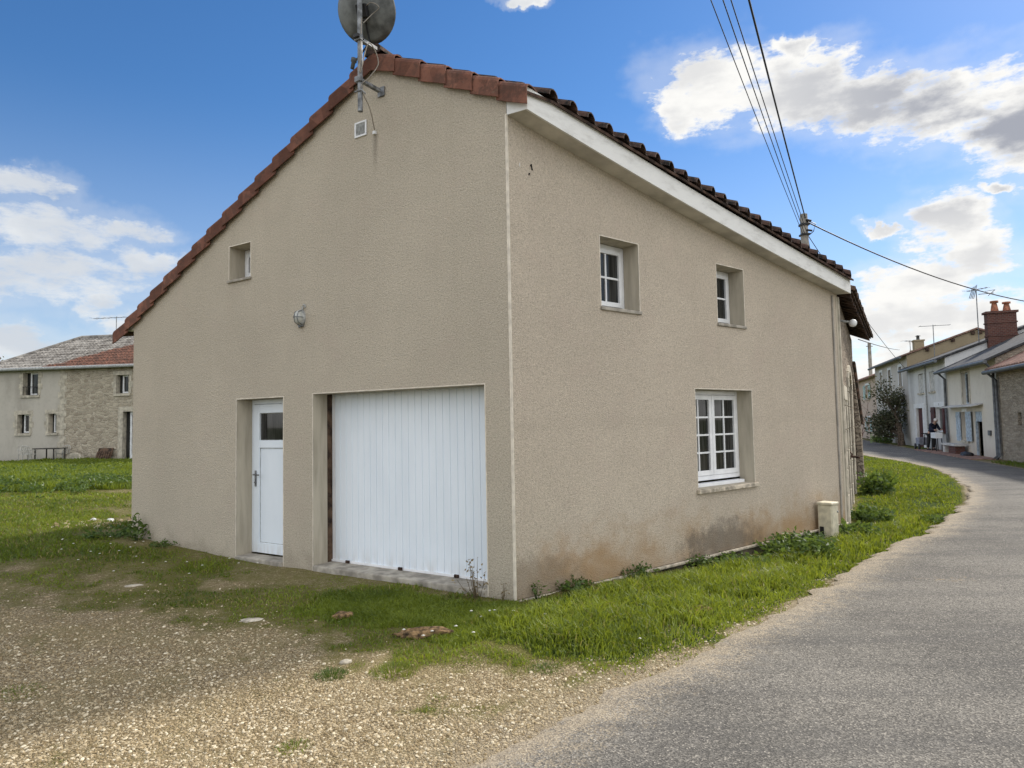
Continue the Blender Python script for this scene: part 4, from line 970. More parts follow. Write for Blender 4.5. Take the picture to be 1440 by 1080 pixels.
mb = MB(); tv = Vector(tip); mb.lathe([(.001, -.05), (.022, -.05), (.022, .02), (.034, .03), (.034, .07), (.001, .075)], tv, 12, (dc - tv).normalized() if True else None); mb.build('receiver_head', M_DISH, AR)
mb = MB()
mb.cord([(.03, .0, 1.05), (.034, -.03, .6), (.035, -.03, .42), (.075, .06, .78), (.085, .20, .62), (.05, .1, .42), (.034, -.02, .26), (.0, .14, .1), (-.06, .26, -.02), (-.104, .33, -.085)], .006, 6)
mb.cord([TD(.02, -.05, .02), TD(.12, -.06, .06), TD(.2, -.05, .0), TD(.1, -.06, -.06), (.03, .02, 1.0)], .005, 6)
mb.build('cable', M_CABLE, SD)
mb = MB(); mb.box(-.122, -.086, .31, .338, -.115, -.08); mb.build('cable_socket', M_WHITE, SD)
mb = MB(); mb.tube([(0, 0, 2.28), (.55, .35, 2.28)], .012, 8)
for k in range(6): c_ = (.09 * k + .06, .057 * k + .04, 2.28); mb.tube([(c_[0] - .10, c_[1] + .16, 2.29), (c_[0] + .10, c_[1] - .16, 2.29)], .005, 6)
mb.tube([(.22, -.05, 2.3), (.27, -.05, 2.0)], .006, 6)
mb.build('aerial', M_STEEL, SD)

# ------------------------------------------------------------------ old stone house continuing behind
OLD = empty('stone_house', 'old rubble stone house joined to the far end of the beige house', 'house', (HC[0], HC[1], 0), HR)
OPS = [(.55, 1.35, -.2, 2.0), (2.9, 4.6, -.2, 2.45)]
mb = MB(); wall_strips(mb, T3, .0, 7.85, -.4, lambda a: 3.75, OPS); mb.build('street_wall', M_STONEOLD, OLD)
for o_ in OPS: mb = MB(); reveal(mb, T3, *o_, .35, False); mb.build('reveal', M_STONEOLD, OLD)
mb = MB(); q0 = T3(7.85, 0, 0); zz = lambda x: vb(x) - .27
mb.quad((q0[0], q0[1], -.3), (-6.856, q0[1], -.3), (-6.856, q0[1], zz(-6.856)), (-AP, q0[1], zz(-AP)), (q0[0], q0[1], 3.75)); mb.quad((-6.856, 6.79, -.3), (-6.856, q0[1], -.3), (-6.856, q0[1], zz(-6.856)), (-6.856, 6.79, zz(-6.856)))
mb.build('rear_wall', M_STONEOLD, OLD)
mb = MB()
for a0, a1, zt in ((.33, .55, 2.25), (1.35, 1.55, 2.25), (2.6, 2.9, 2.75), (4.6, 4.9, 2.75)):
    mb = MB(); z_ = -.25; k = 0
    while z_ < zt - .25:
        h_ = .3 + .06 * (k % 3); e_ = .05 * (k % 2); mb.box(a0 - (e_ if a0 < 1 or 2 < a0 < 3 else 0), a1 + (e_ if not (a0 < 1 or 2 < a0 < 3) else 0), -.035, .02, z_, min(zt - .25, z_ + h_ - .012), T3); z_ += h_; k += 1
    mb.build('jamb', M_ASHLAR, OLD, bevel=.008)
mb = MB(); mb.box(.3, 1.6, -.04, .03, 2.0, 2.25, T3); mb.build('lintel', M_ASHLAR, OLD, bevel=.008); mb = MB()
for k in range(9):
    a = math.pi * k / 9; b = math.pi * (k + .92) / 9; c = lambda t, r_: (3.75 - math.cos(t) * r_ * 1.0, 2.30 + math.sin(t) * r_ * .42)
    mb.prism([c(a, .86), c(b, .86), c(b, 1.2), c(a, 1.2)], -.045, .02, lambda p, q, d: T3(p, d, q))
mb.build('arch_stones', M_ASHLAR, OLD, bevel=.008); mb = MB(); mb.box(.0, .14, -.03, .02, -.2, 3.7, T3); mb.build('corner_stones', M_ASHLAR, OLD, bevel=.008)
mb = MB(); mb.box(.55, 1.35, .25, .3, -.2, 2.0, T3); mb.build('door', M_WOODFRAME, OLD); mb = MB(); mb.box(2.9, 4.6, .3, .35, -.2, 2.45, T3); mb.build('barn_door', M_WOODFRAME, OLD)
mb = MB(); deck(mb, 6.80, 14.85, XO, dz_=DZ); OR_ = mb.build('roof', M_UNDER, OLD)
mb = MB(); tiles(mb, 6.80, 14.8, XO, .25, True, .34, 5, DZ); mb.build('roof_tiles', M_OLDTILE, OR_)
for k in range(19):
    mb = MB(); a = .2 + .42 * k; p = T3(a, 0, 0); e_ = XO(p[1]) - .03; mb.add([(p[0] - .1, p[1] - .05, vb(p[0] - .1) + DK + DZ(p[1]) - .034), (e_, p[1] - .05, vb(e_) + DK + DZ(p[1]) - .034), (e_, p[1] + .05, vb(e_) + DK + DZ(p[1]) - .034), (p[0] - .1, p[1] + .05, vb(p[0] - .1) + DK + DZ(p[1]) - .034),
        (p[0] - .1, p[1] - .05, vb(p[0] - .1) + DK + DZ(p[1]) - .15), (e_, p[1] - .05, vb(e_) + DK + DZ(p[1]) - .12), (e_, p[1] + .05, vb(e_) + DK + DZ(p[1]) - .12), (p[0] - .1, p[1] + .05, vb(p[0] - .1) + DK + DZ(p[1]) - .15)], [(0, 1, 2, 3), (7, 6, 5, 4), (0, 4, 5, 1), (1, 5, 6, 2), (2, 6, 7, 3), (3, 7, 4, 0)]); mb.build('rafter', M_UNDER, OR_)
# battered buttress at the far end
BT = empty('buttress', 'battered stone buttress with a dark mossy slope at the far end of the old wall', 'buttress', (HC[0], HC[1], 0), HR)
mb = MB(); mb.prism([(.0, 3.1), (-.13, 1.6), (-.17, -.3), (.0, -.3)], 7.0, 7.8, lambda d, z, a: T3(a, d, z)); mb.build('masonry', M_STONEOLD, BT, bevel=.02)
mb = MB(); mb.prism([(-.0, 3.15), (-.14, 1.5), (-.20, 1.5), (-.07, 3.15)], 7.3, 7.98, lambda d, z, a: T3(a, d, z)); mb.build('coping', M_OLDTILE, BT, bevel=.02)
# round white lamp, iron hook
WL = empty('eave_lamp', 'round white lamp under the eave of the stone house', 'lamp', (*h2w(*T3(.95, -.20, 0)[:2]), 3.36), HR)
mb = MB(); mb.lathe([(.001, -.07), (.045, -.055), (.065, -.02), (.065, .02), (.045, .055), (.001, .07)], (0, 0, 0), 14); mb.build('globe', M_WHITE, WL)
mb = MB(); mb.tube([(-.05, 0, .02), (-.20, .0, .06)], .02, 8); mb.build('arm', M_GREY, WL)
mb = MB(); p = T3(2.1, 0, .95); mb.tube([(p[0] - .02, p[1], .95), (p[0] + .10, p[1], .95), (p[0] + .19, p[1], .93)], .022, 8); mb.tube([(p[0] + .02, p[1] - .05, .90), (p[0] + .06, p[1] - .04, .99), (p[0] + .02, p[1] - .03, 1.05)], .014, 6)
o = mb.build('iron_hook', M_IRON); o.location = (HC[0], HC[1], 0); o.rotation_euler = (0, 0, HR); tag(o, 'rusty iron hook sticking out of the old stone wall', 'hook')

# electric meter box
MBX = empty('meter_box', 'cream plastic electricity meter box standing at the end of the street wall', 'meter box', (*h2w(*T2(6.1, -.17, 0)[:2]), gz1(*h2w(*T2(6.1, -.17, 0)[:2]))), HR + R(72.83))
mb = MB(); mb.box(-.11, .11, -.10, .11, -.05, .50); mb.build('housing', M_COFFRET, MBX, bevel=.012)
mb = MB(); mb.box(-.122, .122, -.118, .122, .50, .545); mb.build('lid', M_COFFRET, MBX, bevel=.014)
mb = MB(); mb.box(-.095, .095, -.108, -.1005, .08, .48); d_ = mb.build('door', M_COFFRET, MBX, bevel=.004)
mb = MB(); mb.lathe([(.001, .012), (.016, .012), (.016, 0)], (.07, -.108, .40), 10, (0, -1, 0)); mb.build('lock', M_GREY, d_)
mb = MB(); mb.box(-.125, -.1105, .02, .08, .0, .18); mb.build('cable_duct', M_BLACK, MBX, bevel=.004)

# ------------------------------------------------------------------ utility pole and wires
UP = empty('utility_pole', 'grey concrete utility pole rising behind the tiled roof', 'utility pole', (8.77, 20.0, 0))
mb = MB(); mb.tube([(0, 0, -.3), (0, 0, 4), (0, 0, 7.75)], [.16, .135, .105], 10); mb.build('pole', M_POLE, UP)
mb = MB(); mb.tube([(.02, -.1, 7.55), (.16, -.14, 7.5)], .04, 8); mb.tube([(.02, -.1, 7.25), (.18, -.12, 7.22)], .03, 8)
mb.tube([(.1, -.13, 7.5), (.28, -.13, 7.42), (.22, -.12, 7.2), (.1, -.12, 7.1)], .014, 6); mb.box(-.12, .12, -.14, .12, 7.4, 7.46); mb.box(-.12, .12, -.14, .12, 7.1, 7.15); mb.build('insulators', M_BLACK, UP)
def wire(label, p0, p1, sag, rad_=.012, n=24, group=None):
    P0, P1 = Vector(p0), Vector(p1); pts = []
    for i in range(n + 1):
        t = i / n; p = P0.lerp(P1, t) - P0; p.z -= sag * 4 * t * (1 - t); pts.append(tuple(p))
    mb = MB(); mb.tube(pts, rad_, 6); o = mb.build('overhead_wire', M_WIRE); o.location = P0; tag(o, label, 'wire', group)
OW = 'overhead wires on the utility pole'
wire('thick twisted overhead wire running from the pole top toward the viewer', (8.77, 19.9, 7.62), (-3.64, -4.48, 8.9), .25, .017, 40, OW)
wire('leftmost thin overhead wire above the roof', (8.68, 19.9, 7.13), (-5.08, -5.15, 9.17), .25, .008, 40, OW)
wire('thin overhead wire, left one of the close pair', (8.73, 19.9, 7.15), (-4.74, -5.15, 9.17), .25, .009, 40, OW)
wire('thin overhead wire, right one of the close pair', (8.80, 19.9, 7.17), (-4.57, -5.15, 9.17), .25, .009, 40, OW)
wire('sagging overhead wire from the pole out to the right', (8.8, 19.9, 7.5), (27.5, 31.5, 6.6), .75, .02)
wire('slack wire from the pole down to the white house front', (8.85, 20, 7.15), (22.95, 39.5, 4.3), .25, .012)
wire('steep service wire from the pole down behind the roof', (8.85, 20, 7.15), (10.5, 22.6, 4.4), .05, .014)
wire('level wire from the stone house eave to the small chimney', (9.4, 18.4, 3.8), (22.6, 39.6, 5.55), .05, .012)
# ------------------------------------------------------------------ houses across the street
SO = (18.34, 25.8); SR = R(-108.5)
TS = lambda s, d, z: (-s, d, z)
def s2w(s, d): c_, s_ = math.cos(SR), math.sin(SR); return (SO[0] - s * c_ - d * s_, SO[1] - s * s_ + d * c_)
def street_house(name, label, s0, s1, zt, ry, slope, dep, mwall, mroof, ops, over=.35, mgable=None, rth=.09, corr=.0):
    t = empty(name, label, 'house', (*s2w(s0, 0), 0), SR); K = s0
    L = lambda s, d, z: (-(s - K), d, z)
    mb = MB(); wall_strips(mb, L, s0, s1, -.5, lambda a: zt, [o_[:4] for o_ in ops]); mb.build('wall', mwall, t)
    mb = MB(); zr = zt + slope * ry; zb = max(zt - .5, zr - slope * (dep - ry))
    for s in (s0, s1): mb.quad(L(s, 0, -.5), L(s, dep, -.5), L(s, dep, zb), L(s, ry, zr), L(s, 0, zt))
    mb.quad(L(s0, dep, -.5), L(s1, dep, -.5), L(s1, dep, zb), L(s0, dep, zb)); mb.build('gable_wall', mgable or mwall, t)
    for o_ in ops: mb = MB(); reveal(mb, L, *o_[:4], .16); mb.build('reveal', mwall, t)
    mb = MB()
    n_ = max(2, int((s1 - s0 + .3) / (corr if corr else 100)) * 4) if corr else 1
    for (d0, z0, d1, z1) in ((-over, zt - slope * over + .03, ry, zr + .03), (ry, zr + .03, dep + .2, zb - .07)):
        for i in range(n_):
            a, b = s0 - .12 + (s1 - s0 + .24) * i / n_, s0 - .12 + (s1 - s0 + .24) * (i + 1) / n_
            w0, w1 = (.035 * abs(math.sin(i * math.pi / 4)), .035 * abs(math.sin((i + 1) * math.pi / 4))) if corr else (0, 0)
            mb.add([L(a, d0, z0), L(b, d0, z0), L(b, d1, z1), L(a, d1, z1), L(a, d0, z0 + rth + w0), L(b, d0, z0 + rth + w1), L(b, d1, z1 + rth + w1), L(a, d1, z1 + rth + w0)], [(0, 1, 2, 3), (7, 6, 5, 4), (0, 4, 5, 1), (1, 5, 6, 2), (2, 6, 7, 3), (3, 7, 4, 0)])
    rf = mb.build('roof', mroof, t, recalc=not corr)
    return t, L, rf
def sh_window(t, L, s0, s1, z0, z1, mf=M_WHITE, surround=None, sill_=True):
    mb = MB(); f_ = .06
    mb.box(s0, s0 + f_, .12, .17, z0, z1, L); mb.box(s1 - f_, s1, .12, .17, z0, z1, L); mb.box(s0 + f_, s1 - f_, .12, .17, z1 - f_, z1, L); mb.box(s0 + f_, s1 - f_, .12, .17, z0, z0 + f_, L)
    m_ = (s0 + s1) / 2; mb.box(m_ - .03, m_ + .03, .125, .165, z0 + f_, z1 - f_, L)
    w_ = mb.build('window', mf, t)
    mb = MB(); mb.box(s0 + f_, s1 - f_, .15, .158, z0 + f_, z1 - f_, L); mb.build('pane', M_GLASS, w_)
    if sill_: mb = MB(); mb.box(s0 - .08, s1 + .08, -.07, .12, z0 - .09, z0 - .003, L); mb.build('sill', M_ASHLAR, w_)
    if surround:
        mb = MB(); q = .16
        mb.box(s0 - q, s0, -.02, .01, z0, z1 + q, L); mb.box(s1, s1 + q, -.02, .01, z0, z1 + q, L); mb.box(s0, s1, -.02, .01, z1, z1 + q, L); mb.build('surround', surround, w_)
    return w_
def gutter(t, L, s0, s1, z, d, par=None):
    mb = MB(); mb.tube([L(s0, d, z), L(s1, d, z)], .075, 8); mb.build('gutter', M_GUTTER, par or t)
def downpipe(t, L, s, z, out_=.09, top=.35):
    mb = MB(); mb.tube([L(s, -top, z), L(s, -out_, z - .3), L(s, -out_, .15), L(s - .02, -out_ - .12, .02)], .055, 8); mb.build('downpipe', M_GUTTER, t)
def shutter(t, L, s0, s1, z0, z1, m_, d=-.05, name='shutter'):
    mb = MB(); n_ = 4
    for k in range(n_): a = s0 + (s1 - s0) * k / n_; mb.box(a + .004, s0 + (s1 - s0) * (k + 1) / n_ - .004, d - .018, d + .015, z0, z1, L)
    for zz in (z0 + .14 * (z1 - z0), z0 + .8 * (z1 - z0)): mb.box(s0 + .01, s1 - .01, d - .035, d - .0185, zz, zz + .09, L)
    return mb.build(name, m_, t)

# cream house
ops = [(3.35, 4.25, 2.17, 3.52), (3.72, 4.6, .6, 1.82), (1.93, 2.85, -.1, 1.83)]
t, L, rf = street_house('house', 'cream plastered cottage with blue grey shutters and a dark slate roof', 0, 6.7, 3.85, 4.1, .46, 8, M_CREAMPL, M_SLATE, ops, mgable=M_STONEGREY)
gutter(t, L, -.25, 6.8, 3.70, -.42, rf); downpipe(t, L, .06, 3.7); downpipe(t, L, 6.58, 3.7)
sh_window(t, L, 3.35, 4.25, 2.17, 3.52, M_BLUEGREY, M_ASHLAR); sh_window(t, L, 3.72, 4.6, .6, 1.82, M_PALE)
shutter(t, L, 4.64, 5.22, .56, 1.84, M_BLUEGREY); shutter(t, L, 3.02, 3.68, .58, 1.84, M_BLUEGREY, -.09)
mb = MB(); mb.box(1.93, 2.85, .04, .09, 1.42, 1.83, L); d_ = mb.build('door', M_BLUEGREY, t)
mb = MB(); mb.box(1.93, 2.0, .02, .1, .0, 1.42, L); mb.box(2.78, 2.85, .02, .1, .0, 1.42, L); mb.build('frame', M_BLUEGREY, d_)
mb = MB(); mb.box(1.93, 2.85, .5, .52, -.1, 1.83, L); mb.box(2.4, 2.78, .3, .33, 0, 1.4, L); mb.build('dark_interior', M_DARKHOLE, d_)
mb = MB(); mb.add([L(1.7, 0, 2.16), L(6.2, 0, 2.16), L(6.2, -.42, 2.06), L(1.7, -.42, 2.06), L(1.7, 0, 2.11), L(6.2, 0, 2.11), L(6.2, -.42, 2.03), L(1.7, -.42, 2.03)], [(0, 1, 2, 3), (7, 6, 5, 4), (0, 4, 5, 1), (1, 5, 6, 2), (2, 6, 7, 3), (3, 7, 4, 0)]); mb.build('canopy', M_PALE, t)
mb = MB(); mb.box(.86, 1.12, -.07, .0, .88, 1.08, L); mb.build('letter_box', M_GUTTER, t, bevel=.01)
mb = MB(); mb.box(3.75, 4.45, -.03, .0, 1.84, 1.98, L); mb.build('roller_box', M_WHITE, t)
CH = MB(); CH.box(6.5, 6.95, 1.75, 2.9, 4.4, 6.36, L); CH.box(6.43, 7.02, 1.68, 2.97, 6.36, 6.46, L); CH.box(6.47, 6.98, 1.72, 2.93, 5.3, 5.36, L); CH.box(6.47, 6.98, 1.72, 2.93, 5.9, 5.96, L)
ch = CH.build('chimney', M_BRICK, rf)
for d_, h_ in ((2.12, .5), (2.6, .42)):
    mb = MB(); c_ = L(6.72, d_, 6.46); mb.lathe([(.17, 0), (.12, h_ * .6), (.10, h_ * .8), (.17, h_ * .82), (.17, h_), (.13, h_), (.001, h_ * .9)], c_, 12); mb.build('chimney_pot', M_TERRA, ch)
def aerial(label, base, h, yagi, ang_, nel, stay=False):
    t = empty('tv_aerial', label, 'tv aerial', base, ang_); mb = MB(); mb.tube([(0, 0, 0), (0, 0, h)], .022, 6); mb.build('mast', M_STEEL, t)
    mb = MB(); mb.tube([(-yagi * .45, 0, h - .06), (yagi * .55, 0, h - .06)], .016, 6)
    for k in range(nel): x_ = -yagi * .45 + yagi * k / (nel - 1); w_ = .32 - .17 * k / nel; mb.tube([(x_, -w_, h - .05), (x_, w_, h - .05)], .009, 5)
    mb.build('antenna', M_STEEL, t); return t
def lw(s, d, z): p = s2w(s, d); return (p[0], p[1], z)
ta = aerial('tall cluttered tv aerial beside the brick chimney', lw(7.3, 1.6, 4.6), 3.1, 1.0, R(-70), 6)
mb = MB(); 
for k in range(4): mb.tube([(-.25, .1 * k - .15, 2.65), (-.05, .1 * k - .15, 3.15 + .05 * k)], .016, 5)
mb.tube([(.1, 0, 2.8), (.75, .1, 2.75)], .018, 6); mb.tube([(.7, -.2, 2.62), (.72, .25, 2.92)], .016, 5); mb.tube([(.72, .25, 2.92), (.35, .1, 2.9)], .012, 5)
mb.build('antenna', M_STEEL, ta)
# stone bench with bricks, red paving strip
mb = MB(); mb.box(3.7, 5.95, -.55, -.12, .36, .44, TS); o = mb.build('slab', M_PALE, None); b0 = empty('stone_bench', 'low stone bench on brick blocks below the blue grey shutters', 'bench', (SO[0], SO[1], 0), SR); o.parent = b0
mb = MB(); mb.box(3.85, 4.9, -.5, -.14, .02, .358, TS); o = mb.build('brick_base', M_BRICK, b0); mb = MB(); mb.box(5.5, 5.8, -.5, -.14, .02, .358, TS); mb.build('support', M_PALE, b0)
PV = [(-1.0, -.02), (-1.1, 8.6), (-.0, 8.6), (-.0, -.02)]
mb = MB(); mb.prism(PV, -.25, .03, lambda d, s, p: TS(s, d, p)); o = mb.build('pavement', M_REDPAVE, None, bevel=.02); o.location = (SO[0], SO[1], 0); o.rotation_euler = (0, 0, SR); tag(o, kind='structure')

# stone barn on the right
ops = [(-2.2, -1.85, 1.3, 1.75), (-4.9, -4.2, .3, 1.6)]
t, L, rf = street_house('barn', 'grey rubble stone barn with a pinkish red tiled roof at the right edge', -9, -.02, 3.45, 4.2, .48, 8, M_STONEGREY, M_REDTILE, ops, corr=.24)
gutter(t, L, -9, .0, 3.28, -.42, rf); mb = MB(); mb.box(-2.2, -1.85, .15, .2, 1.3, 1.75, L); mb.build('shutter', M_DARKHOLE, t); mb = MB(); mb.box(-4.9, -4.2, .15, .2, .3, 1.6, L); mb.build('shutter', M_DARKHOLE, t)  # near-black sheets stand in for the shade inside the two barn openings
downpipe(t, L, -.2, 3.28, .09, .36)
# white house
ops = [(10.9, 11.95, 2.92, 3.95), (8.7, 9.65, 2.92, 3.92), (11.35, 12.75, -.1, 2.11), (7.35, 8.75, .9, 2.1)]
t, L, rf = street_house('house', 'white plastered house with oxblood door and shutters between the cream and grey houses', 6.72, 14.38, 4.42, 4.4, .37, 8.5, M_WHITEPL, M_SLATE, ops)
gutter(t, L, 6.6, 14.5, 4.27, -.42, rf)
for a, b in ((10.9, 11.95), (8.7, 9.65)):
    f = sh_window(t, L, a, b, 2.92, 3.93, M_PALE); m_ = (a + b) / 2; shutter(t, L, a, m_ - .01, 2.95, 3.9, M_PALE, .06); shutter(t, L, m_ + .01, b, 2.95, 3.9, M_PALE, .06)
mb = MB(); mb.box(11.35, 12.75, .1, .15, 0, 2.11, L); d_ = mb.build('door', M_DARKRED, t)
mb = MB(); mb.box(10.9, 13.2, -.03, .0, 2.11, 2.36, L); mb.box(12.75, 13.1, -.025, .0, 0, 2.11, L); mb.box(11.05, 11.35, -.025, .0, 0, 2.11, L); mb.build('surround', M_WHITE, d_)
f = sh_window(t, L, 7.35, 8.75, .9, 2.1, M_WHITE); mb = MB(); mb.box(7.2, 9.0, -.03, .0, 2.1, 2.36, L); mb.build('lintel', M_WHITE, f)
mb = MB(); mb.box(8.0, 8.06, -.034, -.031, 2.18, 2.29, L); mb.build('number_plate', M_GUTTER, f)
shutter(t, L, 8.78, 9.5, .85, 2.12, M_DARKRED); shutter(t, L, 7.0, 7.34, .85, 2.12, M_DARKRED, -.07); shutter(t, L, 7.36, 7.8, .0, 2.08, M_DARKRED, .05)
mb = MB(); mb.tube([L(10.3, -.05, 4.3), L(10.3, -.04, 1.0)], .035, 6); mb.build('downpipe', M_GREY, t)
# grey house with the tan gable
ops = [(21.95, 22.7, 3.45, 4.72), (19.0, 19.85, 3.48, 4.70), (15.9, 16.7, 3.48, 4.68), (17.6, 18.6, -.1, 2.1)]
t, L, rf = street_house('house', 'tall grey fronted house with a tan gable rising behind the white house', 14.4, 24.4, 5.22, 3.55, .36, 7.2, M_GREYPL, M_REDTILE, ops, mgable=M_TANPL, over=.3)
for o_ in ops[:3]: sh_window(t, L, *o_, M_DARKHOLE, M_WHITE)
mb = MB(); mb.box(17.6, 18.6, .1, .14, -.1, 2.1, L); mb.build('door', M_GREY, t); gutter(t, L, 14.3, 24.6, 5.1, -.37, rf)
for d_ in (1.05, 2.35, 3.35, 3.7): mb = MB(); z_ = 5.22 + .36 * min(d_, 7.1 - d_); mb.box(14.28, 14.39, d_ - .09, d_ + .09, z_ - .2, z_ - .02, L); mb.build('purlin', M_UNDER, t)
mb = MB(); mb.box(14.5, 15.0, .45, .95, 5.3, 6.02, L); mb.box(14.46, 15.04, .41, .99, 6.02, 6.1, L); c_ = mb.build('chimney', M_TANPL, rf); mb = MB(); mb.lathe([(.09, 0), (.08, .22), (.16, .23), (.001, .3)], L(14.75, .7, 6.1), 10); mb.build('chimney_pot', M_GUTTER, c_)
mb = MB(); mb.box(20.3, 20.8, 1.5, 2.0, 5.6, 6.0, L); mb.build('chimney', M_TANPL, rf)
aerial('plain tv aerial on a thin mast above the small chimney', lw(13.9, 1.3, 4.9), 1.95, 1.5, R(-20), 3)
aerial('low tv aerial on the far end of the grey roof', lw(21.0, 1.6, 5.7), 1.0, 1.6, R(40), 4)
# pink house at the bend
ops = [(27.1, 28.6, 3.05, 4.1), (27.1, 28.3, .6, 1.6)]
t, L, rf = street_house('house', 'pinkish plastered house with mint shutters at the bend of the road', 24.6, 37, 4.6, 3.5, .36, 7, M_PINKPL, M_REDTILE, ops, corr=.24)
for o_ in ops: sh_window(t, L, *o_, M_WHITE, M_WHITE); shutter(t, L, o_[0] - .75, o_[0] - .02, o_[2], o_[3], M_MINT); shutter(t, L, o_[1] + .02, o_[1] + .75, o_[2], o_[3], M_MINT)
# far pole
UP2 = empty('utility_pole', 'thin distant utility pole seen past the eave of the stone house', 'utility pole', (33.6, 63.8, 0)); mb = MB(); mb.tube([(0, 0, -.3), (0, 0, 8.6)], [.19, .15], 8); mb.build('pole', M_POLE, UP2)
mb = MB(); mb.tube([(-.3, 0, 8.3), (.3, 0, 8.3)], .04, 6); mb.build('crossarm', M_STEEL, UP2)

# climbing shrub in front of the grey house
def limb(mb, p, d, L, r, depth, rnd, ends):
    pts = [Vector(p)]; dd = Vector(d).normalized()
    for i in range(4):
        dd = (dd + Vector((rnd.uniform(-.3, .3), rnd.uniform(-.3, .3), rnd.uniform(-.12, .25)))).normalized(); pts.append(pts[-1] + dd * L / 4)
    mb.tube(pts, [r, r * .88, r * .76, r * .66, r * .55], 6, False)
    if depth == 0: ends += pts[2:]; return
    for k in range(3 if depth > 1 else 4):
        b = pts[2 + k % 3]; nd = (dd + Vector((rnd.uniform(-1, 1), rnd.uniform(-1, 1), rnd.uniform(-.4, .7)))).normalized(); limb(mb, b, nd, L * .66, r * .55, depth - 1, rnd, ends)
p0 = s2w(14.3, -.5); t = empty('climbing_shrub', 'big gnarled climbing shrub with dull leaves against the grey house', 'shrub', (p0[0], p0[1], 0)); rnd = random.Random(3); mb = MB(); ends = []
for a in (0, 2.1, 4.3): mb.tube([(.15 * math.cos(a), .15 * math.sin(a), -.1), (.08 * math.cos(a + 1), .08 * math.sin(a + 1), .6), (-.1 + .12 * math.cos(a), .1, 1.3)], [.11, .09, .08], 7, False)
vF = Vector((math.cos(R(71.5)), math.sin(R(71.5)), 0))
for k in range(10): limb(mb, (-.1, .1, .5 + .11 * k), vF * (1.4 - .10 * k) + Vector((-.12, 0, .05 + .05 * k)), 1.0 + .03 * k, .06, 2, rnd, ends)
mb.build('trunk', M_BARK, t)
pts = []; dirs = []
for e in ends:
    for k in range(11): q = Vector((rnd.gauss(0, .24), rnd.gauss(0, .24), rnd.gauss(0, .22))); pts.append(tuple(e + q)); dirs.append((q.x, q.y, .1))
V, F, ti = leaf_cloud(pts, dirs, .15, 61); ti = np.repeat(np.clip(np.random.default_rng(2).random(len(pts)) ** 1.5, 0, 1), 5); o = np_mesh('crown', V, F, M_DARKLEAF, False, {'tint': ti}); o.parent = t
# trees beyond the farmhouse, at the left edge of the view and past it
def tree(label, x_, y_, h_, seed):
    t = empty('tree', label, 'tree', (x_, y_, -.1), 0, 'trees beyond the farmhouse'); r = random.Random(seed); mb = MB(); ends = []
    mb.tube([(0, 0, 0), (.1, 0, h_ * .2), (0, .1, h_ * .4)], [h_ * .035, h_ * .028, h_ * .022], 8, False)
    for k in range(7): limb(mb, (0, .05, h_ * (.22 + .03 * k)), Vector((r.uniform(-1, 1), r.uniform(-1, 1), .7)), h_ * .42, h_ * .014, 2, r, ends)
    mb.build('trunk', M_BARK, t); P = []; D = []
    for e in ends:
        for k in range(9): q = Vector((r.gauss(0, h_ * .055), r.gauss(0, h_ * .055), r.gauss(0, h_ * .045))); P.append(tuple(e + q)); D.append((q.x, q.y, .1))
    V, F, ti = leaf_cloud(P, D, h_ * .045, seed + 3); o = np_mesh('crown', V, F, M_DARKLEAF, False, {'tint': ti}); o.parent = t
tree('dark tree just showing at the left edge beyond the farmhouse', -47.2, 60, 8.2, 91)
tree('broad tree further left beyond the farmhouse', -58, 62, 9.5, 92)
# bare twiggy shrub further along
p0 = s2w(24.8, -1.0); t = empty('bare_shrub', 'leafless pinkish twiggy shrub before the pink house', 'shrub', (p0[0], p0[1], 0)); mb = MB(); ends = []; rnd = random.Random(8)
for k in range(6): limb(mb, (0, 0, .2), Vector((rnd.uniform(-1, 1), rnd.uniform(-1, 1), 1.2)), 1.7, .035, 2, rnd, ends)
mb.build('branches', M_TWIG, t)
weed('planter_shrub', 'low green shrub at the foot of the grey house', *s2w(18.4, -.6), .8, .5, 30, .16, cat='shrub', group='low shrubs before the grey house', nl=9, seed=70)
weed('planter_shrub', 'dark low shrub left of the climbing shrub trunk', *s2w(20.2, -.6), .6, .5, 26, .16, cat='shrub', group='low shrubs before the grey house', nl=8, seed=71)
def chair(name, label, x_, y_, rz, m_, group=None, cat='chair'):
    t = empty(name, label, cat, (x_, y_, gz1(x_, y_)), rz, group)
    mb = MB(); mb.box(-.22, .22, -.22, .22, .42, .45); mb.build('seat', m_, t, bevel=.01)
    for sx in (-.2, .2):
        for sy in (-.2, .2): mb = MB(); mb.tube([(sx * 1.15, sy * 1.15, -.08), (sx, sy, .42)], .02, 6); mb.build('leg', m_, t)
    mb = MB(); mb.tube([(-.2, .2, .44), (-.22, .27, .72), (-.17, .29, .84), (0, .30, .87), (.17, .29, .84), (.22, .27, .72), (.2, .2, .44)], .02, 6)
    for a in (-.1, 0, .1): mb.tube([(a, .2, .45), (a, .29, .84)], .014, 5)
    mb.build('backrest', m_, t)
    for sx in (-.23, .23): mb = MB(); mb.tube([(sx, .25, .64), (sx, -.15, .65), (sx, -.2, .6), (sx * .95, -.2, .44)], .018, 6); mb.build('armrest', m_, t)
    return t
M_GRNCH = plain('green_plastic', (.22, .33, .12), .6)
p = s2w(19.3, -1.05); chair('garden_chair', 'small green garden chair beside the far shrubs', p[0], p[1], SR, M_GRNCH)

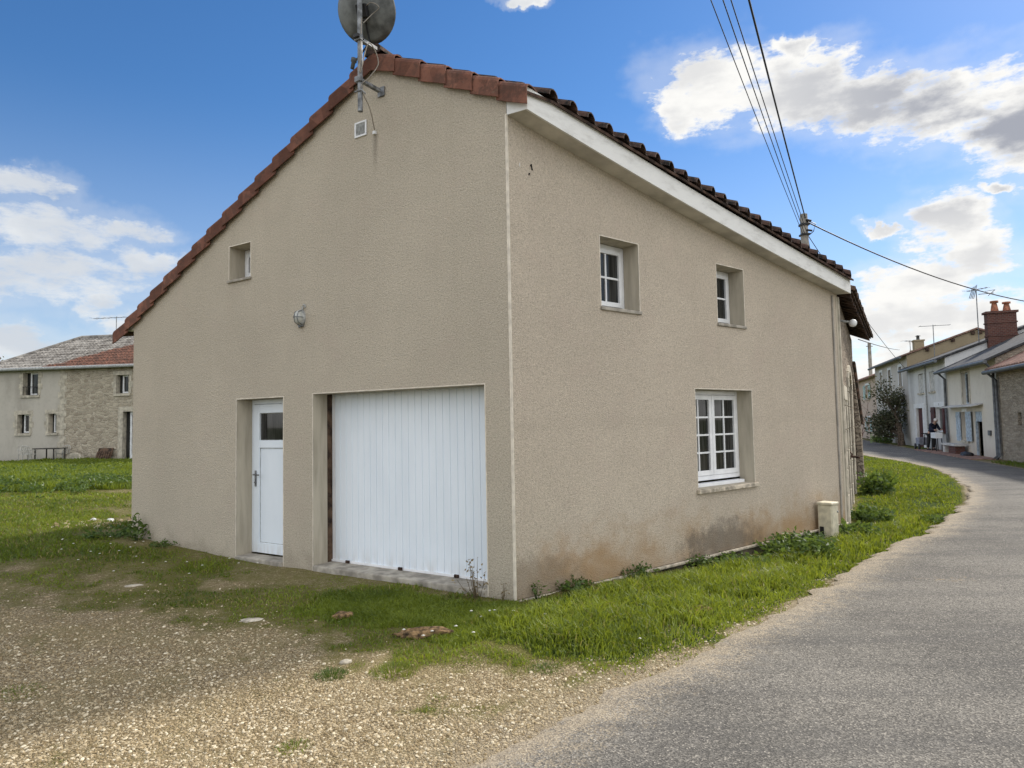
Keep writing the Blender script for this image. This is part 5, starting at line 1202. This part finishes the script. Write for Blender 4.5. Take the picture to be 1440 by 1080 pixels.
# person at the shuttered window
PX, PY = s2w(7.75, -.5)
PS = empty('person', 'person in a dark navy coat bending toward the oxblood shutters', 'person', (PX, PY, .03), SR + R(25))
def skin(name, chains, m_, parent, sub=2):
    """chains: lists of (x,y,z,r); chains starting with an int join that vertex"""
    vs = []; es = []; rs = []
    for ch_ in chains:
        prev = None
        for p in ch_:
            if isinstance(p, int): prev = p; continue
            vs.append(p[:3]); rs.append(p[3]); i = len(vs) - 1
            if prev is not None: es.append((prev, i))
            prev = i
    me = bpy.data.meshes.new(name); me.from_pydata(vs, es, []); o = bpy.data.objects.new(name, me); COL.objects.link(o); o.parent = parent; me.materials.append(m_)
    md = o.modifiers.new('skin', 'SKIN'); md.use_smooth_shade = True
    for i, d in enumerate(me.skin_vertices[0].data): d.radius = (rs[i], rs[i]); d.use_root = (i == 0)
    s = o.modifiers.new('sub', 'SUBSURF'); s.levels = sub; s.render_levels = sub
    return o
# faces local +x (toward the window), bending forward
body = [[(0, 0, .80, .125), (.05, 0, .95, .12), (.13, 0, 1.10, .125), (.21, 0, 1.22, .12), (.27, 0, 1.30, .06), (.33, 0, 1.37, .072), (.37, 0, 1.42, .088), (.385, 0, 1.49, .07)],
        [0, (.02, .10, .74, .088), (.05, .11, .42, .062), (.0, .11, .08, .042), (.02, .11, .03, .04), (.13, .12, .02, .032)], [0, (-.02, -.10, .74, .088), (-.03, -.11, .42, .062), (-.10, -.11, .08, .042), (-.08, -.11, .03, .04), (.03, -.12, .02, .032)],
        [3, (.21, .17, 1.22, .062), (.31, .22, 1.0, .045), (.48, .17, .98, .034), (.55, .15, .99, .026)], [3, (.21, -.17, 1.22, .062), (.32, -.21, 1.0, .045), (.48, -.15, .97, .034), (.55, -.13, .98, .026)]]
for sy in (.15, -.13):
    k0 = 22 if False else None
pb = skin('body', body, M_SKIN, PS)
mbh = MB()
for sy, zz in ((.15, .99), (-.13, .98)):
    for k, ln in enumerate((.06, .07, .074, .066)):
        y0 = sy + (k - 1.5) * .017; mbh.tube([(.545, y0, zz), (.59, y0 + .002, zz - .004), (.57 + ln * .6, y0, zz - .025)], [.009, .0085, .007], 6)
    mbh.tube([(.53, sy + (.03 if sy > 0 else -.03), zz), (.56, sy + (.05 if sy > 0 else -.05), zz - .01), (.585, sy + (.045 if sy > 0 else -.045), zz - .02)], [.011, .010, .008], 6)
mbh.build('fingers', M_SKIN, PS)
mbf = MB()
mbf.tube([(.445, 0, 1.44), (.475, 0, 1.415), (.455, 0, 1.405)], [.010, .014, .012], 6); 
for sy in (-.085, .085): mbf.lathe([(.001, .012), (.022, .008), (.026, 0)], (.365, sy, 1.43), 8, (0, 1 if sy > 0 else -1, 0))
mbf.tube([(.435, -.022, 1.375), (.442, 0, 1.372), (.435, .022, 1.375)], .006, 5); mbf.build('face', M_SKIN, PS)
mbf = MB()
for sy in (-.03, .03): mbf.lathe([(.001, .008), (.008, .006), (.010, 0)], (.448, sy, 1.445), 8, (1, 0, .1))
mbf.build('eyes', M_BLACK, PS)
coat = [[(-.01, 0, .62, .175), (.01, 0, .80, .16), (.06, 0, .95, .148), (.13, 0, 1.10, .152), (.20, 0, 1.22, .14), (.26, 0, 1.29, .078)], [4, (.205, .165, 1.215, .085), (.31, .225, 1.0, .066), (.46, .175, .98, .052)], [4, (.205, -.165, 1.215, .085), (.32, -.215, 1.0, .066), (.46, -.155, .97, .052)]]
skin('coat', coat, M_NAVY, PS)
tr_ = [[(0, 0, .76, .14), (.02, .10, .70, .10), (.05, .11, .42, .08), (.0, .11, .10, .062)], [0, (-.02, -.10, .70, .10), (-.03, -.11, .42, .08), (-.10, -.11, .10, .062)]]
skin('trousers', tr_, M_BLACK, PS)
mb = MB()
for sy, x_ in ((.115, .0), (-.115, -.10)): mb.tube([(x_ - .06, sy, .035), (x_ + .03, sy, .045), (x_ + .13, sy, .035), (x_ + .18, sy, .025)], [.035, .048, .042, .02], 8)
mb.build('shoes', M_BLACK, PS)
mb = MB(); mb.lathe([(.001, .085), (.05, .075), (.085, .03), (.092, -.02), (.08, -.055)], (.365, 0, 1.455), 16, (-.25, 0, 1)); mb.build('hair', M_HAIR, PS)
# white box on a stand
B0 = empty('white_box', 'white box on dark legs in front of the bending person', 'box', (*s2w(6.75, -.5), .03), SR)
mb = MB(); mb.box(-.42, .42, -.15, .15, .60, .86); mb.build('box', M_WHITE, B0, bevel=.01)
for sx in (-.36, .36):
    for sy in (-.12, .12): mb = MB(); mb.tube([(sx, sy, 0), (sx, sy, .60)], .022, 6); mb.build('leg', M_BLACK, B0)
# grey wheeled cart
CT = empty('handcart', 'grey wheeled handcart with two black wheels beside the oxblood door', 'handcart', (*s2w(9.3, -.55), .0), SR)
mb = MB(); mb.prism([(-.3, .22), (.3, .22), (.42, .62), (-.38, .58)], -.22, .22, lambda a, z, y_: (a, y_, z)); mb.build('tub', plain('grey_bag', (.26, .27, .32), .8), CT, bevel=.03)
for x_ in (-.35, .45): mb = MB(); mb.lathe([(.001, -.04), (.10, -.04), (.15, -.03), (.15, .03), (.10, .04), (.001, .04)], (x_, -.24, .15), 16, (0, 1, 0)); mb.build('wheel', M_BLACK, CT)
mb = MB(); mb.tube([(.36, 0, .25), (.62, 0, .78), (.78, 0, .82)], .022, 6); mb.tube([(.78, -.2, .82), (.78, .2, .82)], .025, 6); mb.tube([(-.35, -.22, .16), (.45, -.22, .16)], .018, 6); mb.build('handle', M_BLACK, CT)
# dark bundle on the cream doorstep
lump('dark_bundle', 'dark bundle lying on the doorstep of the cream house', 'bundle', *s2w(2.5, -.45), .45, .2, .13, SR, M_BLACK, 14)

# ------------------------------------------------------------------ house across the field on the left
LO = (-20.3, 36.5); LR = R(-9.1)
LH = empty('farmhouse', 'long beige and rubble stone farmhouse with a lichened tile roof across the field', 'house', (LO[0], LO[1], 0), LR)
TL = lambda s, d, z: (s, d, z)
ops1 = [(-6.75, -5.8, 3.74, 4.98), (-7.05, -6.3, 1.66, 2.69), (-5.1, -4.6, 1.66, 2.70)]; ops2 = [(-1.0, -.26, 3.7, 4.69), (-.58, .35, -.1, 2.72)]
mb = MB(); wall_strips(mb, TL, -9.0, -4.3, -.5, lambda a: 5.3, ops1); mb.build('rendered_wall', M_BEIGEPL, LH)
mb = MB(); wall_strips(mb, TL, -4.3, 8, -.5, lambda a: 5.3, ops2); mb.build('stone_wall', M_STONE, LH)
mb = MB(); mb.quad((-9.0, 0, -.5), (-9.0, 8, -.5), (-9.0, 8, 5.3), (-9.0, 0, 5.3)); mb.quad((8, 0, -.5), (8, 8, -.5), (8, 8, 5.3), (8, 4, 7.35), (8, 0, 5.3)); mb.quad((-9.0, 8, -.5), (8, 8, -.5), (8, 8, 5.3), (-9.0, 8, 5.3)); mb.build('end_wall', M_BEIGEPL, LH)
for o_ in ops1 + ops2: mb = MB(); reveal(mb, TL, *o_, .3); mb.build('reveal', M_ASHLAR, LH)
def lwin(a0, a1, z0, z1, open_=False):
    T = TL; mb = MB(); f_ = .07; b0 = a0 + (.28 * (a1 - a0))
    mb.box(b0, b0 + f_, .22, .28, z0 + .03, z1, T); mb.box(a1 - f_, a1, .22, .28, z0 + .03, z1, T); mb.box(b0 + f_, a1 - f_, .22, .28, z1 - f_, z1, T); mb.box(b0 + f_, a1 - f_, .22, .28, z0 + .03, z0 + f_ + .03, T)
    w_ = mb.build('window', M_WHITE, LH); mb = MB(); mb.box(a0, a1, .285, .30, z0, z1, T); mb.build('pane', M_GLASS, w_)
    mb = MB(); mb.box(a0 - .12, a1 + .12, -.08, .2, z0 - .13, z0 - .002, T); mb.build('sill', M_ASHLAR, w_)
    mb = MB(); z_ = z0; k = 0
    while z_ < z1 - .05:
        e_ = .1 * (k % 2); h_ = min(.32, z1 - z_); mb.box(a0 - .16 - e_, a0, -.018, .012, z_, z_ + h_ - .01, T); mb.box(a1, a1 + .16 + e_, -.018, .012, z_, z_ + h_ - .01, T); z_ += h_; k += 1
    mb.box(a0 - .2, a1 + .2, -.02, .012, z1, z1 + .22, T); mb.build('surround', M_ASHLAR, w_)
    return w_
ws = [lwin(*o_) for o_ in ops1 + ops2[:1]]
mb = MB()
for k in range(5): mb.tube([(-6.72 + .23 * k, -.03, 3.76), (-6.72 + .23 * k, -.03, 4.2)], .012, 5)
mb.tube([(-6.75, -.03, 4.2), (-5.8, -.03, 4.2)], .015, 5); mb.build('balustrade', M_BLACK, ws[0])
mb = MB(); a0, a1 = -.58, .35
mb.box(a0 + .28, a0 + .38, .2, .27, -.1, 2.7, TL); mb.box(a1 - .08, a1, .2, .27, -.1, 2.7, TL); mb.box(a0 + .38, a1 - .08, .2, .27, 2.6, 2.7, TL); mb.box(a0 + .38, a1 - .08, .2, .27, -.1, .45, TL)
for zz in (.9, 1.35, 1.8, 2.25): mb.box(a0 + .38, a1 - .08, .21, .26, zz, zz + .03, TL)
d_ = mb.build('glazed_door', M_WHITE, LH); mb = MB(); mb.box(a0, a1, .275, .285, -.1, 2.72, TL); mb.build('pane', M_GLASS, d_)
mb = MB(); mb.box(a0 - .28, a0, -.02, .012, -.1, 2.72, TL); mb.box(a1, a1 + .28, -.02, .012, -.1, 2.72, TL); mb.box(a0 - .28, a1 + .28, -.02, .012, 2.72, 2.98, TL); mb.build('surround', M_ASHLAR, d_)
mb = MB()
for k in range(16): z_ = -.2 + .34 * k; mb.box(-4.3 - .12 - .12 * (k % 2), -4.3 + .3 - .12 * (k % 2), -.015, .012, z_, z_ + .325, TL)
mb.build('quoins', M_ASHLAR, LH)
# hipped roof in courses of roman tile
def lroof_fn(N):
    c = N.obj(); x, y, z = N.sep(c)
    base = tile_fn((.20, .095, .065), (.13, .065, .05), (.06, .045, .038), (.27, .20, .15), .8)(N)
    grey = N.mix(N.ramp(N.noise(c, 2.2, 7, .75), .35, .65), (.34, .325, .30), (.12, .11, .10))
    k = N.math('ADD', N.math('SUBTRACT', x, N.math('ADD', -5.0, N.math('MULTIPLY', y, 1.15))), N.math('MULTIPLY', N.math('SUBTRACT', N.noise(c, .8, 5, .6), .5), 2.2))
    return N.mix(N.ramp(k, .25, -.25), base[0], grey), base[1]
M_LROOF = mat('lichened_roman_tile', lroof_fn, .95, spec=.1)
mb = MB(); r = random.Random(4); s = -9.25
zl = lambda d: 5.30 + .52 * d
while s < 8.1:
    dmax = 4.0 if s > -6.6 else max(0.05, (s + 9.25) / 2.65 * 4.0)
    d_ = -.35
    while d_ < dmax - .05:
        e_ = min(dmax, d_ + .42); vs = []; sg = 4
        for (dd, rr, li) in ((e_, .085, 0), (d_, .1, .02 + .012 * r.random())):
            for k in range(sg + 1): a = math.pi * k / sg; vs.append((s + math.cos(a) * rr, dd, zl(dd) + math.sin(a) * rr * .8 + li))
        mb.add(vs, [(k, k + 1, sg + 2 + k, sg + 1 + k) for k in range(sg)] + [tuple(range(sg + 1, 2 * sg + 2))]); d_ += .36
    s += .215
mb.quad((-9.3, -.35, zl(-.35)), (8.1, -.35, zl(-.35)), (8.1, 4, zl(4)), (-6.6, 4, zl(4))); mb.quad((-9.3, -.35, zl(-.35)), (-6.6, 4, zl(4)), (-9.3, 8.35, zl(-.35))); mb.quad((-6.6, 4, zl(4)), (8.1, 4, zl(4)), (8.1, 8.35, zl(-.35)), (-9.3, 8.35, zl(-.35)))
rf = mb.build('roof', M_LROOF, LH, recalc=False)
mb = MB(); mb.tube([(-9.3, -.35, 5.16), (8, -.35, 5.16)], .09, 8); mb.build('gutter', M_GREY, rf)
mb = MB(); mb.tube([(-6.7, 4, 7.42), (8.1, 4, 7.42)], .13, 8); mb.tube([(-9.25, -.3, 5.2), (-6.6, 4, 7.45)], .11, 8); mb.build('ridge_tile', M_LROOF, rf)
def l2w(s, d): c_, s_ = math.cos(LR), math.sin(LR); return (LO[0] + s * c_ - d * s_, LO[1] + s * s_ + d * c_)
p = l2w(-4.0, 3.6); ta = aerial('wide rake of a tv aerial on the farmhouse roof', (p[0], p[1], 7.1), 1.45, 3.4, LR, 9)
# garden furniture before the farmhouse
M_DARKTAB = plain('dark_table', (.05, .045, .04), .7); M_CHAIRG = plain('weathered_resin', (.46, .45, .41), .7)
p = l2w(-3.85, -1.2); GT = empty('garden_table', 'dark garden table standing before the farmhouse wall', 'table', (p[0], p[1], gz1(*p)), LR)
mb = MB(); mb.box(-.66, .66, -.45, .45, .68, .73); mb.build('tabletop', M_DARKTAB, GT, bevel=.01)
for sx in (-.55, .55):
    for sy in (-.36, .36): mb = MB(); mb.tube([(sx, sy, -.1), (sx, sy, .68)], .035, 6); mb.build('leg', M_DARKTAB, GT)
for (s_, d_, rz, lb) in ((-5.15, -1.4, R(70), 'pale resin garden chair left of the dark table'), (-3.7, -.55, R(0), 'pale garden chair behind the dark table'), (-4.3, -2.0, R(185), 'pale garden chair on the near side of the dark table')):
    p = l2w(s_, d_); chair('garden_chair', lb, p[0], p[1], LR + rz, M_CHAIRG, 'garden chairs round the dark table')
p = l2w(-1.45, -.35); mb = MB(); mb.add([(-.43, -.12, -.1), (.43, -.12, -.1), (.43, .22, .68), (-.43, .22, .68), (-.43, -.07, -.1), (.43, -.07, -.1), (.43, .27, .68), (-.43, .27, .68)], [(0, 1, 2, 3), (7, 6, 5, 4), (0, 4, 5, 1), (1, 5, 6, 2), (2, 6, 7, 3), (3, 7, 4, 0)])
for k in range(6): mb.box(-.40 + .135 * k, -.30 + .135 * k, -.16, -.125, .0, .5, lambda a, b, c: (a, b + c * .435 + .02, c))
o = mb.build('slatted_panel', M_WOODFRAME); o.location = (p[0], p[1], gz1(*p)); o.rotation_euler = (0, 0, LR); tag(o, 'dark brown slatted panel leaning on the farmhouse wall beside its glazed door', 'panel')
p = l2w(-2.9, -.6); mb = MB(); mb.prism([(-.45, -.1)] + [(-.45 * math.cos(math.pi * k / 12), .1 + .36 * math.sin(math.pi * k / 12)) for k in range(13)] + [(.45, -.1)], -.12, .12, lambda a, z, y_: (a, y_, z)); o = mb.build('stone_trough', M_ASHLAR, None, bevel=.03); o.location = (p[0], p[1], gz1(*p)); o.rotation_euler = (0, 0, LR + .1); tag(o, 'half round grey stone standing at the foot of the farmhouse wall', 'stone')

# ------------------------------------------------------------------ render settings
scene.view_settings.view_transform = 'Standard'; scene.view_settings.look = 'None'; scene.view_settings.exposure = 0
scene.render.engine = 'CYCLES'; scene.cycles.use_denoising = True
scene.cycles.max_bounces = 6; scene.cycles.diffuse_bounces = 3; scene.cycles.glossy_bounces = 2; scene.cycles.transmission_bounces = 3
w.cycles.sampling_method = 'MANUAL'; w.cycles.sample_map_resolution = 512
scene.render.resolution_x = 1024; scene.render.resolution_y = 768
